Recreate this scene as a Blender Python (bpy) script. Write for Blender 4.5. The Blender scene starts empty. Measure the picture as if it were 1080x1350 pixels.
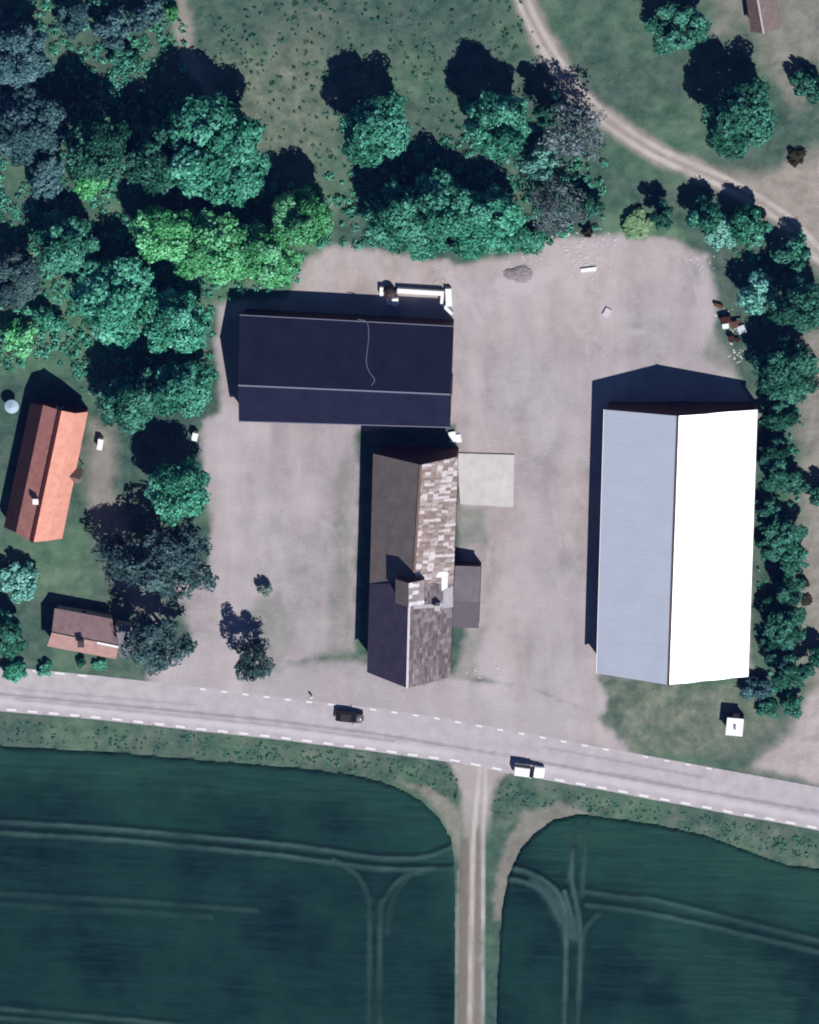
import bpy, math, random
import numpy as np
from mathutils import Vector, Matrix

random.seed(7)
RNG = np.random.default_rng(7)
C = bpy.context.scene.collection
scene = bpy.context.scene
S = 0.12                       # metres on the ground per photo pixel (across)

# ------------------------------------------------------------------ camera: a satellite looking a little off the vertical
DIST = 2000.0
cdir = Vector((0.10, 0.35, 1.0)).normalized()
CAM = cdir * DIST
FWD = -cdir
UP = (Vector((0, 1, 0)) - FWD * FWD.y).normalized()
RIGHT = FWD.cross(UP).normalized()
cam_data = bpy.data.cameras.new('satellite_camera')
cam = bpy.data.objects.new('satellite_camera', cam_data)
C.objects.link(cam)
m = Matrix((RIGHT, UP, -FWD)).transposed().to_4x4()
m.translation = CAM
cam.matrix_world = m
cam_data.sensor_fit = 'HORIZONTAL'
cam_data.sensor_width = 36
cam_data.lens = 36 * DIST / (1080 * S)
cam_data.clip_start = 500
cam_data.clip_end = 12000
scene.camera = cam


def at(px, py, z=0.0):
    """world point at height z that the photo shows at pixel (px, py)"""
    d = FWD * DIST + RIGHT * ((px - 540) * S) + UP * ((675 - py) * S)
    t = (z - CAM.z) / d.z
    return CAM + d * t


def atxy(px, py, z=0.0):
    p = at(px, py, z)
    return (p.x, p.y)


# ------------------------------------------------------------------ light
SUN = Vector((0.475, -0.66, 1.0)).normalized()
w = bpy.data.worlds.new("World")
scene.world = w
w.use_nodes = True
nt = w.node_tree
nt.nodes.clear()
sky = nt.nodes.new('ShaderNodeTexSky')
sky.sky_type = 'NISHITA'
sky.sun_disc = False
sky.sun_elevation = math.asin(SUN.z)
sky.sun_rotation = math.atan2(SUN.x, SUN.y)
sky.air_density = 1.0
sky.dust_density = 0.0
sky.ozone_density = 9.0
bg = nt.nodes.new('ShaderNodeBackground')
bg.inputs['Strength'].default_value = 0.05
wo = nt.nodes.new('ShaderNodeOutputWorld')
nt.links.new(sky.outputs[0], bg.inputs[0])
nt.links.new(bg.outputs[0], wo.inputs[0])
sl = bpy.data.lights.new('sun', 'SUN')
sl.energy = 5.0
sl.angle = math.radians(0.5)
sl.color = (1.0, 0.965, 0.93)
so = bpy.data.objects.new('sun', sl)
so.rotation_euler = (-SUN).to_track_quat('-Z', 'Y').to_euler()
so.location = SUN * 300
C.objects.link(so)
vs = scene.view_settings
vs.view_transform = 'Standard'
vs.look = 'None'
vs.exposure = 0.15
vs.gamma = 1.0
scene.cycles.filter_width = 1.9          # the satellite's soft focus
scene.cycles.max_bounces = 5
scene.cycles.diffuse_bounces = 2

# ------------------------------------------------------------------ materials


def srgb(r, g, b):
    f = lambda c: (c / 255 / 12.92) if c <= 10 else ((c / 255 + 0.055) / 1.055) ** 2.4
    return (f(r), f(g), f(b), 1.0)


class NT:
    """small node helper"""
    def __init__(self, name, rough=0.9, spec=0.1):
        self.m = bpy.data.materials.new(name)
        self.m.use_nodes = True
        self.t = self.m.node_tree
        self.b = self.t.nodes['Principled BSDF']
        self.b.inputs['Roughness'].default_value = rough
        self.b.inputs['Specular IOR Level'].default_value = spec

    def n(self, kind, **kw):
        nd = self.t.nodes.new(kind)
        for k, v in kw.items():
            setattr(nd, k, v)
        return nd

    def link(self, a, b):
        self.t.links.new(a, b)

    def val(self, sock, v):
        if hasattr(v, 'is_output') or isinstance(v, bpy.types.NodeSocket):
            self.link(v, sock)
        else:
            sock.default_value = v

    def coord(self, kind='Object'):
        if not hasattr(self, 'tc'):
            self.tc = self.n('ShaderNodeTexCoord')
        return self.tc.outputs[kind]

    def noise(self, scale, detail=4, rough=0.6, vec=None, stretch=None):
        nd = self.n('ShaderNodeTexNoise')
        nd.inputs['Scale'].default_value = scale
        nd.inputs['Detail'].default_value = detail
        nd.inputs['Roughness'].default_value = rough
        v = vec or self.coord()
        if stretch:
            mp = self.n('ShaderNodeMapping')
            mp.inputs['Scale'].default_value = stretch
            self.link(v, mp.inputs[0])
            v = mp.outputs[0]
        self.link(v, nd.inputs['Vector'])
        return nd.outputs['Fac']

    def ramp(self, fac, a, b, ca=(0, 0, 0, 1), cb=(1, 1, 1, 1)):
        r = self.n('ShaderNodeValToRGB')
        r.color_ramp.elements[0].position = a
        r.color_ramp.elements[1].position = b
        r.color_ramp.elements[0].color = ca
        r.color_ramp.elements[1].color = cb
        self.link(fac, r.inputs[0])
        return r.outputs[0]

    def mix(self, fac, a, b, mode='MIX'):
        nd = self.n('ShaderNodeMix', data_type='RGBA', blend_type=mode)
        self.val(nd.inputs[0], fac)
        self.val(nd.inputs[6], a)
        self.val(nd.inputs[7], b)
        return nd.outputs[2]

    def attr(self, name, out='Fac'):
        nd = self.n('ShaderNodeAttribute', attribute_name=name)
        return nd.outputs[out]

    def math(self, op, a, b=0.0):
        nd = self.n('ShaderNodeMath', operation=op)
        self.val(nd.inputs[0], a)
        self.val(nd.inputs[1], b)
        return nd.outputs[0]

    def bump(self, h, strength=0.5, dist=0.1):
        nd = self.n('ShaderNodeBump')
        nd.inputs['Strength'].default_value = strength
        nd.inputs['Distance'].default_value = dist
        self.link(h, nd.inputs['Height'])
        self.link(nd.outputs[0], self.b.inputs['Normal'])

    def col(self, c):
        self.val(self.b.inputs['Base Color'], c)
        return self.m


def plain(name, c, rough=0.7, spec=0.2, var=0.25, scale=1.5, metal=0.0):
    k = NT(name, rough, spec)
    k.b.inputs['Metallic'].default_value = metal
    d = tuple(x * (1 - var) for x in c[:3]) + (1,)
    l = tuple(min(1, x * (1 + var)) for x in c[:3]) + (1,)
    return k.col(k.mix(k.noise(scale, 5), d, l))


# ------------------------------------------------------------------ mesh builder


class MB:
    def __init__(self):
        self.v, self.f, self.uv = [], [], []

    def add(self, vs_, fs, uvs=None):
        o = len(self.v)
        self.v += [tuple(x) for x in vs_]
        for i, f in enumerate(fs):
            self.f.append(tuple(o + j for j in f))
            self.uv.append(uvs[i] if uvs else None)

    def box(self, c, s, rz=0.0, taper=1.0):
        hx, hy, hz = s[0] / 2, s[1] / 2, s[2] / 2
        pts = []
        for z, k in ((-hz, 1), (hz, taper)):
            for x, y in ((-hx, -hy), (hx, -hy), (hx, hy), (-hx, hy)):
                X, Y = x * k, y * k
                pts.append((c[0] + X * math.cos(rz) - Y * math.sin(rz), c[1] + X * math.sin(rz) + Y * math.cos(rz), c[2] + z))
        self.add(pts, [(3, 2, 1, 0), (4, 5, 6, 7), (0, 1, 5, 4), (1, 2, 6, 5), (2, 3, 7, 6), (3, 0, 4, 7)])

    def bar(self, a, b, wd, h):
        """box lying from a to b, width wd, height h, its underside on the line"""
        a, b = Vector(a), Vector(b)
        d = b - a
        n = Vector((-d.y, d.x, 0)).normalized() * wd / 2
        u = Vector((0, 0, h))
        p = [a - n, b - n, b + n, a + n]
        p += [q + u for q in p]
        self.add(p, [(3, 2, 1, 0), (4, 5, 6, 7), (0, 1, 5, 4), (1, 2, 6, 5), (2, 3, 7, 6), (3, 0, 4, 7)])

    def tube(self, pts, rad, n=8, caps=True):
        pts = [Vector(p) for p in pts]
        rings = []
        for i, p in enumerate(pts):
            d = (pts[min(i + 1, len(pts) - 1)] - pts[max(i - 1, 0)]).normalized()
            a = d.orthogonal().normalized()
            b = d.cross(a)
            rings.append([p + (a * math.cos(2 * math.pi * k / n) + b * math.sin(2 * math.pi * k / n)) * rad[i] for k in range(n)])
        vs_ = [q for r in rings for q in r]
        fs = []
        for i in range(len(pts) - 1):
            for k in range(n):
                fs.append((i * n + k, i * n + (k + 1) % n, (i + 1) * n + (k + 1) % n, (i + 1) * n + k))
        if caps:
            fs.append(tuple(range(n - 1, -1, -1)))
            fs.append(tuple((len(pts) - 1) * n + k for k in range(n)))
        self.add(vs_, fs)

    def cyl(self, c, r, h, n=20, r2=None):
        self.tube([(c[0], c[1], c[2]), (c[0], c[1], c[2] + h)], [r, r if r2 is None else r2], n)

    def dome(self, c, r, h, n=20, k=6, lump=0.0):
        vs_ = []
        for i in range(k):
            a = math.pi / 2 * i / k
            for j in range(n):
                q = r * math.cos(a) * (1 + lump * random.uniform(-1, 1))
                vs_.append((c[0] + q * math.cos(2 * math.pi * j / n), c[1] + q * math.sin(2 * math.pi * j / n), c[2] + h * math.sin(a) * (1 + lump * random.uniform(-1, 1))))
        vs_.append((c[0], c[1], c[2] + h))
        fs = []
        for i in range(k - 1):
            for j in range(n):
                fs.append((i * n + j, i * n + (j + 1) % n, (i + 1) * n + (j + 1) % n, (i + 1) * n + j))
        for j in range(n):
            fs.append(((k - 1) * n + j, (k - 1) * n + (j + 1) % n, k * n))
        self.add(vs_, fs)

    def slab(self, a, b, c, d, th, uvo=(0, 0)):
        """roof slope: eave a-b, ridge c-d (a,b,c,d round the slope, top face up); th thick; UV in metres along the eave / up the slope"""
        a, b, c, d = [Vector(x) for x in (a, b, c, d)]
        n = (b - a).cross(d - a).normalized()
        if n.z < 0:
            a, b, c, d = b, a, d, c
            n = -n
        u = (b - a).normalized()
        v = n.cross(u)
        uvs = [((p - a).dot(u) + uvo[0], (p - a).dot(v) + uvo[1]) for p in (a, b, c, d)]
        lo = [p - n * th for p in (a, b, c, d)]
        P = [a, b, c, d] + lo
        z4 = [(0, 0)] * 4
        self.add(P, [(0, 1, 2, 3), (7, 6, 5, 4), (0, 4, 5, 1), (1, 5, 6, 2), (2, 6, 7, 3), (3, 7, 4, 0)], [uvs, z4, z4, z4, z4, z4])

    def build(self, name, mat, parent=None, origin=None, smooth=False):
        o0 = Vector((0, 0, 0))
        if parent is not None and origin is None:
            r = parent
            while r is not None:
                o0 = o0 + r.location
                r = r.parent
        elif origin is not None:
            o0 = Vector(origin)
        me = bpy.data.meshes.new(name)
        me.from_pydata([(x - o0.x, y - o0.y, z - o0.z) for x, y, z in self.v], [], self.f)
        if any(u is not None for u in self.uv):
            lay = me.uv_layers.new(name='UVMap')
            k = 0
            for f, u in zip(self.f, self.uv):
                for j in range(len(f)):
                    lay.data[k].uv = u[j] if u else (0, 0)
                    k += 1
        me.materials.append(mat)
        if smooth:
            me.polygons.foreach_set('use_smooth', [True] * len(me.polygons))
        me.update()
        ob = bpy.data.objects.new(name, me)
        C.objects.link(ob)
        if parent is not None:
            ob.parent = parent
        elif origin is not None:
            ob.location = o0
        return ob


def tag(o, label=None, cat=None, group=None, kind=None):
    if label:
        o['label'] = label
    if cat:
        o['category'] = cat
    if group:
        o['group'] = group
    if kind:
        o['kind'] = kind
    return o


def thing(name, loc, label, cat, group=None, rz=0.0):
    o = bpy.data.objects.new(name, None)
    o.location = loc
    o.rotation_euler = (0, 0, rz)
    C.objects.link(o)
    return tag(o, label, cat, group)


# ------------------------------------------------------------------ numpy noise and distance fields
def vnoise(x, y, seed=0):
    r = np.random.default_rng(seed)
    T = r.random((256, 256))
    xi, yi = np.floor(x).astype(int), np.floor(y).astype(int)
    fx, fy = x - xi, y - yi
    fx, fy = fx * fx * (3 - 2 * fx), fy * fy * (3 - 2 * fy)
    g = lambda i, j: T[(xi + i) & 255, (yi + j) & 255]
    return (g(0, 0) * (1 - fx) + g(1, 0) * fx) * (1 - fy) + (g(0, 1) * (1 - fx) + g(1, 1) * fx) * fy


def fbm(x, y, size, seed=0, oct_=4):
    s, a, t = 0, 1.0, 0
    for i in range(oct_):
        s = s + a * vnoise(x / size * 2 ** i + 17.3 * i, y / size * 2 ** i + 9.1 * i, seed + i)
        t += a
        a *= 0.5
    return s / t * 2 - 1


def seg_dist(X, Y, pts, closed=False):
    d = np.full(X.shape, 1e9)
    n = len(pts)
    for i in range(n if closed else n - 1):
        (ax, ay), (bx, by) = pts[i], pts[(i + 1) % n]
        dx, dy = bx - ax, by - ay
        L = dx * dx + dy * dy + 1e-9
        t = np.clip(((X - ax) * dx + (Y - ay) * dy) / L, 0, 1)
        d = np.minimum(d, np.hypot(X - ax - t * dx, Y - ay - t * dy))
    return d


def poly_sd(X, Y, pts):
    """signed distance, positive inside"""
    ins = np.zeros(X.shape, bool)
    n = len(pts)
    for i in range(n):
        (ax, ay), (bx, by) = pts[i], pts[(i + 1) % n]
        if ay == by:
            continue
        c = ((ay > Y) != (by > Y)) & (X < (bx - ax) * (Y - ay) / (by - ay) + ax)
        ins ^= c
    d = seg_dist(X, Y, pts, True)
    return np.where(ins, d, -d)


def W(pts):
    return [atxy(*p) for p in pts]


def curve(pts, k=6):
    """Catmull-Rom through pixel points"""
    out = []
    P = [pts[0]] + list(pts) + [pts[-1]]
    for i in range(1, len(P) - 2):
        for j in range(k):
            t = j / k
            q = []
            for a in (0, 1):
                p0, p1, p2, p3 = P[i - 1][a], P[i][a], P[i + 1][a], P[i + 2][a]
                q.append(0.5 * (2 * p1 + (p2 - p0) * t + (2 * p0 - 5 * p1 + 4 * p2 - p3) * t * t + (3 * p1 - p0 - 3 * p2 + p3) * t ** 3))
            out.append(tuple(q))
    out.append(tuple(pts[-1]))
    return out


def sstep(a, b, x):
    t = np.clip((x - a) / (b - a), 0, 1)
    return t * t * (3 - 2 * t)


# ------------------------------------------------------------------ ground regions (photo pixels)
ROAD_TOP = [(-60, 874), (38, 884), (130, 893), (262, 908), (376, 922), (489, 935), (575, 947), (686, 967), (798, 988), (933, 1013), (1080, 1040), (1160, 1055)]
ROAD_BOT = [(-60, 929), (31, 937.5), (88, 942), (147, 947.7), (203, 954), (262, 961), (318, 966.7), (375, 973), (430, 980), (488, 987), (542, 995), (602, 1003), (657, 1014), (745, 1030), (802, 1040), (857, 1050.7), (913, 1060.7), (968, 1071.7), (1027, 1081.7), (1160, 1108)]
road_px = [(x, y - 2) for x, y in ROAD_TOP] + [(x, y + 3) for x, y in reversed(ROAD_BOT)]
yard_px = [
    [(268, 556), (300, 538), (470, 562), (474, 700), (468, 862), (425, 868), (384, 872), (376, 905), (270, 908), (205, 888), (252, 855), (240, 800), (222, 775), (275, 740), (282, 690), (268, 640)],
    [(196, 886), (245, 858), (380, 876), (420, 868), (480, 866), (485, 880), (540, 903), (600, 893), (700, 905), (780, 935), (826, 990), (740, 985), (540, 950), (410, 928), (262, 915), (196, 905)],
    [(378, 392), (400, 345), (440, 322), (520, 335), (610, 350), (680, 338), (745, 312), (800, 310), (880, 312), (935, 335), (950, 385), (945, 430), (975, 500), (1005, 545), (990, 600), (990, 890), (792, 896), (800, 935), (785, 945), (700, 908), (600, 893), (612, 830), (600, 560), (470, 565), (290, 560), (285, 400)],
]
fieldL_px = [(-60, 980), (0, 983), (150, 992), (300, 1005), (420, 1015), (480, 1024), (520, 1036), (555, 1055), (580, 1080), (595, 1105), (599, 1140), (600, 1250), (598, 1420), (-80, 1420)]
fieldR_px = [(652, 1420), (656, 1300), (662, 1200), (670, 1155), (685, 1122), (705, 1098), (730, 1080), (765, 1073), (820, 1080), (870, 1088), (930, 1101), (1000, 1127), (1040, 1140), (1160, 1155), (1160, 1420)]
ne_path = curve([(676, -60), (690, 0), (708, 40), (735, 85), (770, 130), (810, 165), (870, 203), (960, 243), (1030, 285), (1075, 330), (1120, 380)])
farm_track = [(630, 1004), (626, 1060), (622, 1150), (619, 1420)]

GX0, GX1, GY0, GY1, GS = -75.0, 75.0, -98.0, 98.0, 0.3
nx, ny = int((GX1 - GX0) / GS) + 1, int((GY1 - GY0) / GS) + 1
gx = np.linspace(GX0, GX1, nx)
gy = np.linspace(GY0, GY1, ny)
X, Y = np.meshgrid(gx, gy)
wob = fbm(X, Y, 3.0, 3) * 0.9
wob2 = fbm(X, Y, 1.2, 5) * 0.5

sd_road = poly_sd(X, Y, W(road_px))
sd_yard = np.max([poly_sd(X, Y, W(p)) for p in yard_px], axis=0)
sd_fL = poly_sd(X, Y, W(fieldL_px)) + wob2 * 0.35
sd_fR = poly_sd(X, Y, W(fieldR_px)) + wob2 * 0.35
sd_field = np.maximum(sd_fL, sd_fR)
d_path = seg_dist(X, Y, W(ne_path))
d_track = seg_dist(X, Y, W(farm_track))
PXX = 540 + (X) / S            # rough pixel column of a ground vertex (used for region weights only)

A = {}
yard = sstep(-0.8, 0.9, sd_yard + wob + wob2)
# thin grass strips along the old barn and inside the yard
for poly, k in (([(438, 640), (462, 575), (462, 862), (425, 868), (438, 760)], 0.42), ([(600, 668), (640, 670), (645, 720), (600, 722)], 0.62), ([(598, 828), (640, 828), (628, 893), (598, 893)], 0.55),
                ([(335, 790), (370, 778), (385, 840), (372, 890), (330, 900), (318, 860)], 0.5), ([(420, 861), (482, 862), (482, 872), (420, 872)], 0.75),
                ([(935, 330), (1010, 330), (1010, 545), (975, 500), (925, 470), (945, 420)], 0.55), ([(790, 896), (985, 896), (985, 880), (790, 880)], 0.9)):
    yard = yard * (1 - k * sstep(-1.0, 0.9, poly_sd(X, Y, W(poly)) + wob * 0.8))
# dirt
dirt = sstep(2.5, 1.0, d_path + wob * 0.8)
dirt = np.maximum(dirt, sstep(-2.5, 2.0, poly_sd(X, Y, W([(925, 228), (1000, 236), (1080, 200), (1160, 195), (1160, 420), (1080, 348), (1020, 290)])) + wob))
dirt = np.maximum(dirt, 0.75 * sstep(-2.5, 2.5, poly_sd(X, Y, W([(985, 1012), (1035, 965), (1062, 900), (1050, 800), (1052, 560), (1050, 440), (1160, 400), (1160, 1040)])) + wob * 2))
dirt = np.maximum(dirt, sstep(-0.3, 1.0, poly_sd(X, Y, W([(985, 1012), (1040, 965), (1068, 905), (1160, 880), (1160, 1060)])) + wob))
dirt = np.maximum(dirt, 0.8 * sstep(2.0, 0.4, seg_dist(X, Y, W([(236, -60), (240, 30), (246, 75), (285, 130)])) + wob))
dirt = np.maximum(dirt, 0.55 * sstep(-3.5, 3.0, poly_sd(X, Y, W([(940, -60), (1160, -60), (1160, 70), (1060, 80), (1040, 130), (1000, 20), (950, 40)])) + wob * 3))
dirt = np.maximum(dirt, 0.8 * sstep(2.5, 1.2, d_track + wob * 0.3) * (Y < -38))
dirt = np.maximum(dirt, 0.65 * sstep(-0.4, 0.8, poly_sd(X, Y, W([(522, 1030), (560, 1033), (590, 1052), (612, 1075), (612, 1160), (598, 1120), (585, 1082), (560, 1052)])) + wob2))
dirt = np.maximum(dirt, 0.6 * sstep(-0.4, 0.8, poly_sd(X, Y, W([(648, 1215), (652, 1150), (668, 1105), (690, 1068), (740, 1056), (790, 1072), (740, 1085), (700, 1110), (675, 1160), (662, 1215)])) + wob2))
dirt = np.maximum(dirt, 0.7 * sstep(-1.5, 1.5, poly_sd(X, Y, W([(118, 555), (150, 560), (150, 640), (170, 700), (185, 760), (225, 800), (200, 830), (150, 770), (128, 700), (112, 640)])) + wob))
# dry (straw-tinged) grass
dry = 0.5 + 0.5 * fbm(X, Y, 14, 21)
dry = dry * 0.5 + 0.6 * sstep(-5, 5, poly_sd(X, Y, W([(250, 90), (430, 40), (440, 160), (420, 270), (330, 200)])) + wob * 4)
dry = np.maximum(dry, 1.0 * sstep(-3, 3, poly_sd(X, Y, W([(790, 895), (990, 895), (1030, 950), (985, 1005), (900, 1003), (830, 990)])) + wob * 3))
dry = np.maximum(dry, 0.75 * sstep(-3, 3, poly_sd(X, Y, W([(940, 20), (1160, 20), (1160, 200), (1010, 110)])) + wob * 4))
dry = np.maximum(dry, (0.5 + 0.5 * fbm(X, Y, 2.5, 23)) * 0.8 * sstep(0.5, -1, sd_road - 0.3) * sstep(-11, -8, sd_road) * sstep(1.0, -0.5, sd_field) * (Y < -24))
inyard = sstep(-1.0, 1.0, np.max([poly_sd(X, Y, W(p)) for p in yard_px], axis=0))
dry = np.maximum(dry, 0.85 * inyard)
# fresh green
lush = 0.35 * sstep(-0.2, 0.6, fbm(X, Y, 9, 31)) + 0.0 * X
lush = np.maximum(lush, 0.9 * sstep(-2, 2, poly_sd(X, Y, W([(795, 300), (830, 272), (870, 285), (905, 315), (860, 318), (800, 312)])) + wob * 2))
lush = np.maximum(lush, 0.5 * sstep(-4, 4, poly_sd(X, Y, W([(-60, 300), (440, 240), (430, 390), (280, 420), (140, 500), (-60, 480)])) + wob * 3))
lush = np.maximum(lush, 0.5 * sstep(-2, 2, poly_sd(X, Y, W([(0, 700), (120, 690), (120, 790), (0, 780)])) + wob * 2))
# worn, paler streaks and stones in the gravel
streak = fbm(X, Y * 0.22, 2.6, 41) * 0.55 + fbm(X * 0.5, Y, 7, 43) * 0.6
pale = np.clip(0.30 + 1.0 * streak, 0, 1) * yard
for pts, wd, k in (([(590, 362), (606, 382), (622, 405), (634, 425)], 1.2, 0.75), ([(662, 376), (690, 381), (705, 370), (735, 355)], 2.2, 0.9), ([(650, 830), (662, 850), (668, 885)], 1.3, 0.6),
                   ([(628, 500), (634, 550), (645, 590)], 0.5, 0.6), ([(775, 372), (790, 382)], 1.2, 0.7), ([(800, 436), (850, 438)], 0.8, 0.6), ([(700, 700), (740, 690), (750, 660)], 1.6, 0.4),
                   ([(640, 860), (690, 895), (760, 925)], 1.2, 0.45), ([(285, 870), (300, 830), (305, 770)], 1.4, 0.35)):
    pale = np.maximum(pale, k * sstep(wd, wd * 0.3, seg_dist(X, Y, W(curve(pts))) + wob2 * 0.6))
tan = sstep(-3.0, 2.5, poly_sd(X, Y, W([(380, 385), (395, 335), (440, 315), (610, 345), (690, 335), (740, 305), (800, 305), (790, 345), (770, 380), (740, 345), (690, 350), (600, 372), (590, 388)])) + wob * 2.5)
tan = np.maximum(tan, 0.8 * sstep(-2.5, 2.5, poly_sd(X, Y, W([(612, 560), (680, 560), (690, 700), (700, 870), (660, 900), (640, 830), (640, 700)])) + wob * 3))
tan = np.maximum(tan, 0.8 * np.clip(fbm(X, Y * 0.35, 6, 45) * 1.8, 0, 1) * sstep(2, 8, X))
tan = np.maximum(tan, 0.3 * np.clip(fbm(X, Y, 6, 46) * 1.8, 0, 1))
tan = np.maximum(tan, 0.8 * sstep(-3, 3, poly_sd(X, Y, W([(740, 312), (860, 312), (860, 360), (780, 420), (700, 420), (720, 360)])) + wob * 3))
tan = np.maximum(tan, 0.6 * sstep(-2, 2, poly_sd(X, Y, W([(700, 905), (785, 945), (760, 925), (620, 880), (600, 893)])) + wob * 2))
apron = sstep(-1.5, 2.5, poly_sd(X, Y, W([(200, 895), (245, 862), (480, 880), (540, 906), (600, 897), (700, 910), (785, 940), (830, 996), (700, 985), (540, 966), (400, 944), (200, 922)])) + wob * 1.5)
pale = np.maximum(pale, 0.55 * apron * np.clip(0.8 + 0.6 * streak, 0, 1))
dust = apron * np.clip(0.75 + 0.7 * fbm(X, Y, 3, 91), 0, 1)
dust = np.maximum(dust, 0.9 * sstep(-1.0, 1.0, poly_sd(X, Y, W([(596, 985), (672, 998), (668, 1020), (596, 1008)])) + wob))
flare = sstep(-57, -47.5, Y) * sstep(-0.6, 0.9, poly_sd(X, Y, W([(588, 1000), (676, 1014), (656, 1030), (648, 1060), (645, 1110), (606, 1110), (608, 1050), (600, 1022)])) + wob2)
dirt = np.maximum(dirt, 0.95 * flare); pale = np.maximum(pale, 0.5 * flare)
pale = np.maximum(pale, 0.6 * sstep(-1.5, 2, poly_sd(X, Y, W([(990, 1014), (1035, 970), (1065, 915), (1160, 900), (1160, 1060)])) + wob * 1.5))
# ruts
rut = np.zeros_like(X)
for pts, wd, k in (([(634, 1004), (630, 1040), (624, 1110), (622, 1200), (618, 1420)], 0.5, 1.0), ([(641, 1004), (640, 1040), (637, 1110), (637, 1250), (637, 1420)], 0.42, 0.9), ([(604, 1150), (603, 1200), (601, 1420)], 0.3, 0.45)):
    rut = np.maximum(rut, k * sstep(wd, wd * 0.4, seg_dist(X, Y, W(pts)) + wob2 * 0.25))
for off, k in ((0.75, 0.9), (-0.75, 0.9)):
    q = W(ne_path)
    q2 = []
    for i, p in enumerate(q):
        a, b = q[max(i - 1, 0)], q[min(i + 1, len(q) - 1)]
        L = math.hypot(b[0] - a[0], b[1] - a[1])
        q2.append((p[0] - (b[1] - a[1]) / L * off, p[1] + (b[0] - a[0]) / L * off))
    rut = np.maximum(rut, k * sstep(0.6, 0.2, seg_dist(X, Y, q2) + wob2 * 0.3))
brown = np.maximum(sstep(1.0, 0.3, seg_dist(X, Y, W([(613, 1110), (612, 1200), (609, 1420)])) + wob2 * 0.5), 0.8 * sstep(0.5, 0.15, seg_dist(X, Y, W([(630, 1090), (629.5, 1200), (628, 1420)])) + wob2 * 0.3))
rut *= np.clip(0.65 + 0.6 * fbm(X, Y, 4, 51), 0, 1)
for poly, kk in (([(640, 430), (740, 410), (760, 560), (700, 640), (640, 560)], 0.75), ([(720, 335), (800, 318), (860, 350), (800, 440), (720, 430)], 0.8), ([(640, 700), (720, 640), (760, 760), (740, 900), (650, 880)], 0.6), ([(290, 600), (400, 575), (420, 700), (330, 760)], 0.35)):
    pale = np.maximum(pale, kk * sstep(-4, 4, poly_sd(X, Y, W(poly)) + wob * 4) * np.clip(0.45 + 1.3 * fbm(X, Y * 0.6, 4.5, 97), 0, 1) * yard)
_r = random.Random(77)
for _i in range(46):
    cx_, cy_ = _r.choice([(_r.uniform(615, 780), _r.uniform(380, 900)), (_r.uniform(620, 940), _r.uniform(340, 490)), (_r.uniform(290, 455), _r.uniform(580, 850)), (_r.uniform(420, 760), _r.uniform(890, 940))])
    ang = _r.gauss(1.45, 0.35) if cy_ < 880 else _r.gauss(0.2, 0.25)
    ln, bend = _r.uniform(20, 75), _r.uniform(-0.5, 0.5)
    q = [(cx_ + ln * t * math.cos(ang + bend * t), cy_ + ln * t * math.sin(ang + bend * t)) for t in (-1, -0.5, 0, 0.5, 1)]
    kk, wd = _r.uniform(0.25, 0.75), _r.uniform(0.25, 0.7)
    Wq = W(curve(q))
    for off in (0.0, 1.7) if _r.random() < 0.5 else (0.0,):
        pale = np.maximum(pale, kk * yard * sstep(wd, wd * 0.2, seg_dist(X - off, Y, Wq) + wob2 * 0.5) * np.clip(0.6 + 0.9 * fbm(X, Y, 2.5, 95), 0, 1))
# worn wheel paths in the asphalt
crack = np.zeros_like(X)
for pts, wd, k in (([(-60, 909), (20, 917), (200, 934), (360, 950), (500, 968), (660, 995), (850, 1030), (1080, 1070), (1160, 1086)], 0.35, 1.0), ([(20, 922), (80, 928), (360, 956.5), (520, 977)], 0.3, 0.7), ([(715, 985), (803, 1001), (927, 1025)], 0.3, 0.7),
                   ([(800, 1018), (847, 1026), (960, 1050), (1080, 1074)], 0.3, 0.5), ([(20, 908), (150, 920), (260, 930)], 0.3, 0.5)):
    crack = np.maximum(crack, k * sstep(wd, wd * 0.3, seg_dist(X, Y, W(pts)) + wob2 * 0.12))
bright = sstep(0.9, 0.2, seg_dist(X, Y, W([(-60, 919), (60, 930), (360, 962), (660, 1003), (1160, 1096)])))
# crop tramlines
tram = np.zeros_like(X)
tl = [([(-60, 1078), (0, 1083), (150, 1093), (360, 1112), (430, 1121), (500, 1131), (560, 1130), (600, 1115)], 0.9), ([(-60, 1093), (0, 1098), (150, 1107), (300, 1121), (380, 1129), (460, 1140), (520, 1146), (602, 1145)], 0.9),
      ([(440, 1133), (470, 1152), (485, 1178), (488, 1210), (487, 1420)], 0.7), ([(560, 1148), (530, 1158), (508, 1185), (502, 1215), (502, 1420)], 0.7), ([(545, 1150), (520, 1180), (512, 1230)], 0.35),
      ([(-60, 1172), (0, 1177), (120, 1184), (340, 1200)], 0.4), ([(-60, 1188), (100, 1197), (280, 1208)], 0.3), ([(-60, 1325), (100, 1338), (240, 1352)], 0.6), ([(-60, 1338), (60, 1346), (180, 1360)], 0.5),
      ([(664, 1142), (700, 1151), (730, 1170), (745, 1200), (747, 1260), (743, 1420)], 1.2), ([(668, 1158), (700, 1166), (722, 1182), (740, 1215)], 1.0), ([(756, 1120), (755, 1160), (764, 1210), (766, 1260), (760, 1420)], 1.0),
      ([(757, 1090), (752, 1160)], 0.5), ([(775, 1090), (768, 1180)], 0.5),
      ([(770, 1175), (830, 1184), (860, 1186), (940, 1205), (1080, 1240), (1160, 1258)], 0.65), ([(775, 1193), (850, 1203), (940, 1222), (1080, 1255), (1160, 1274)], 0.75),
      ([(790, 1205), (772, 1225), (768, 1260)], 0.5), ([(745, 1175), (755, 1215), (752, 1235)], 1.1)]
tram_shade = np.zeros_like(X)  # shade along one side of each tramline, put into the crop colour
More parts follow.
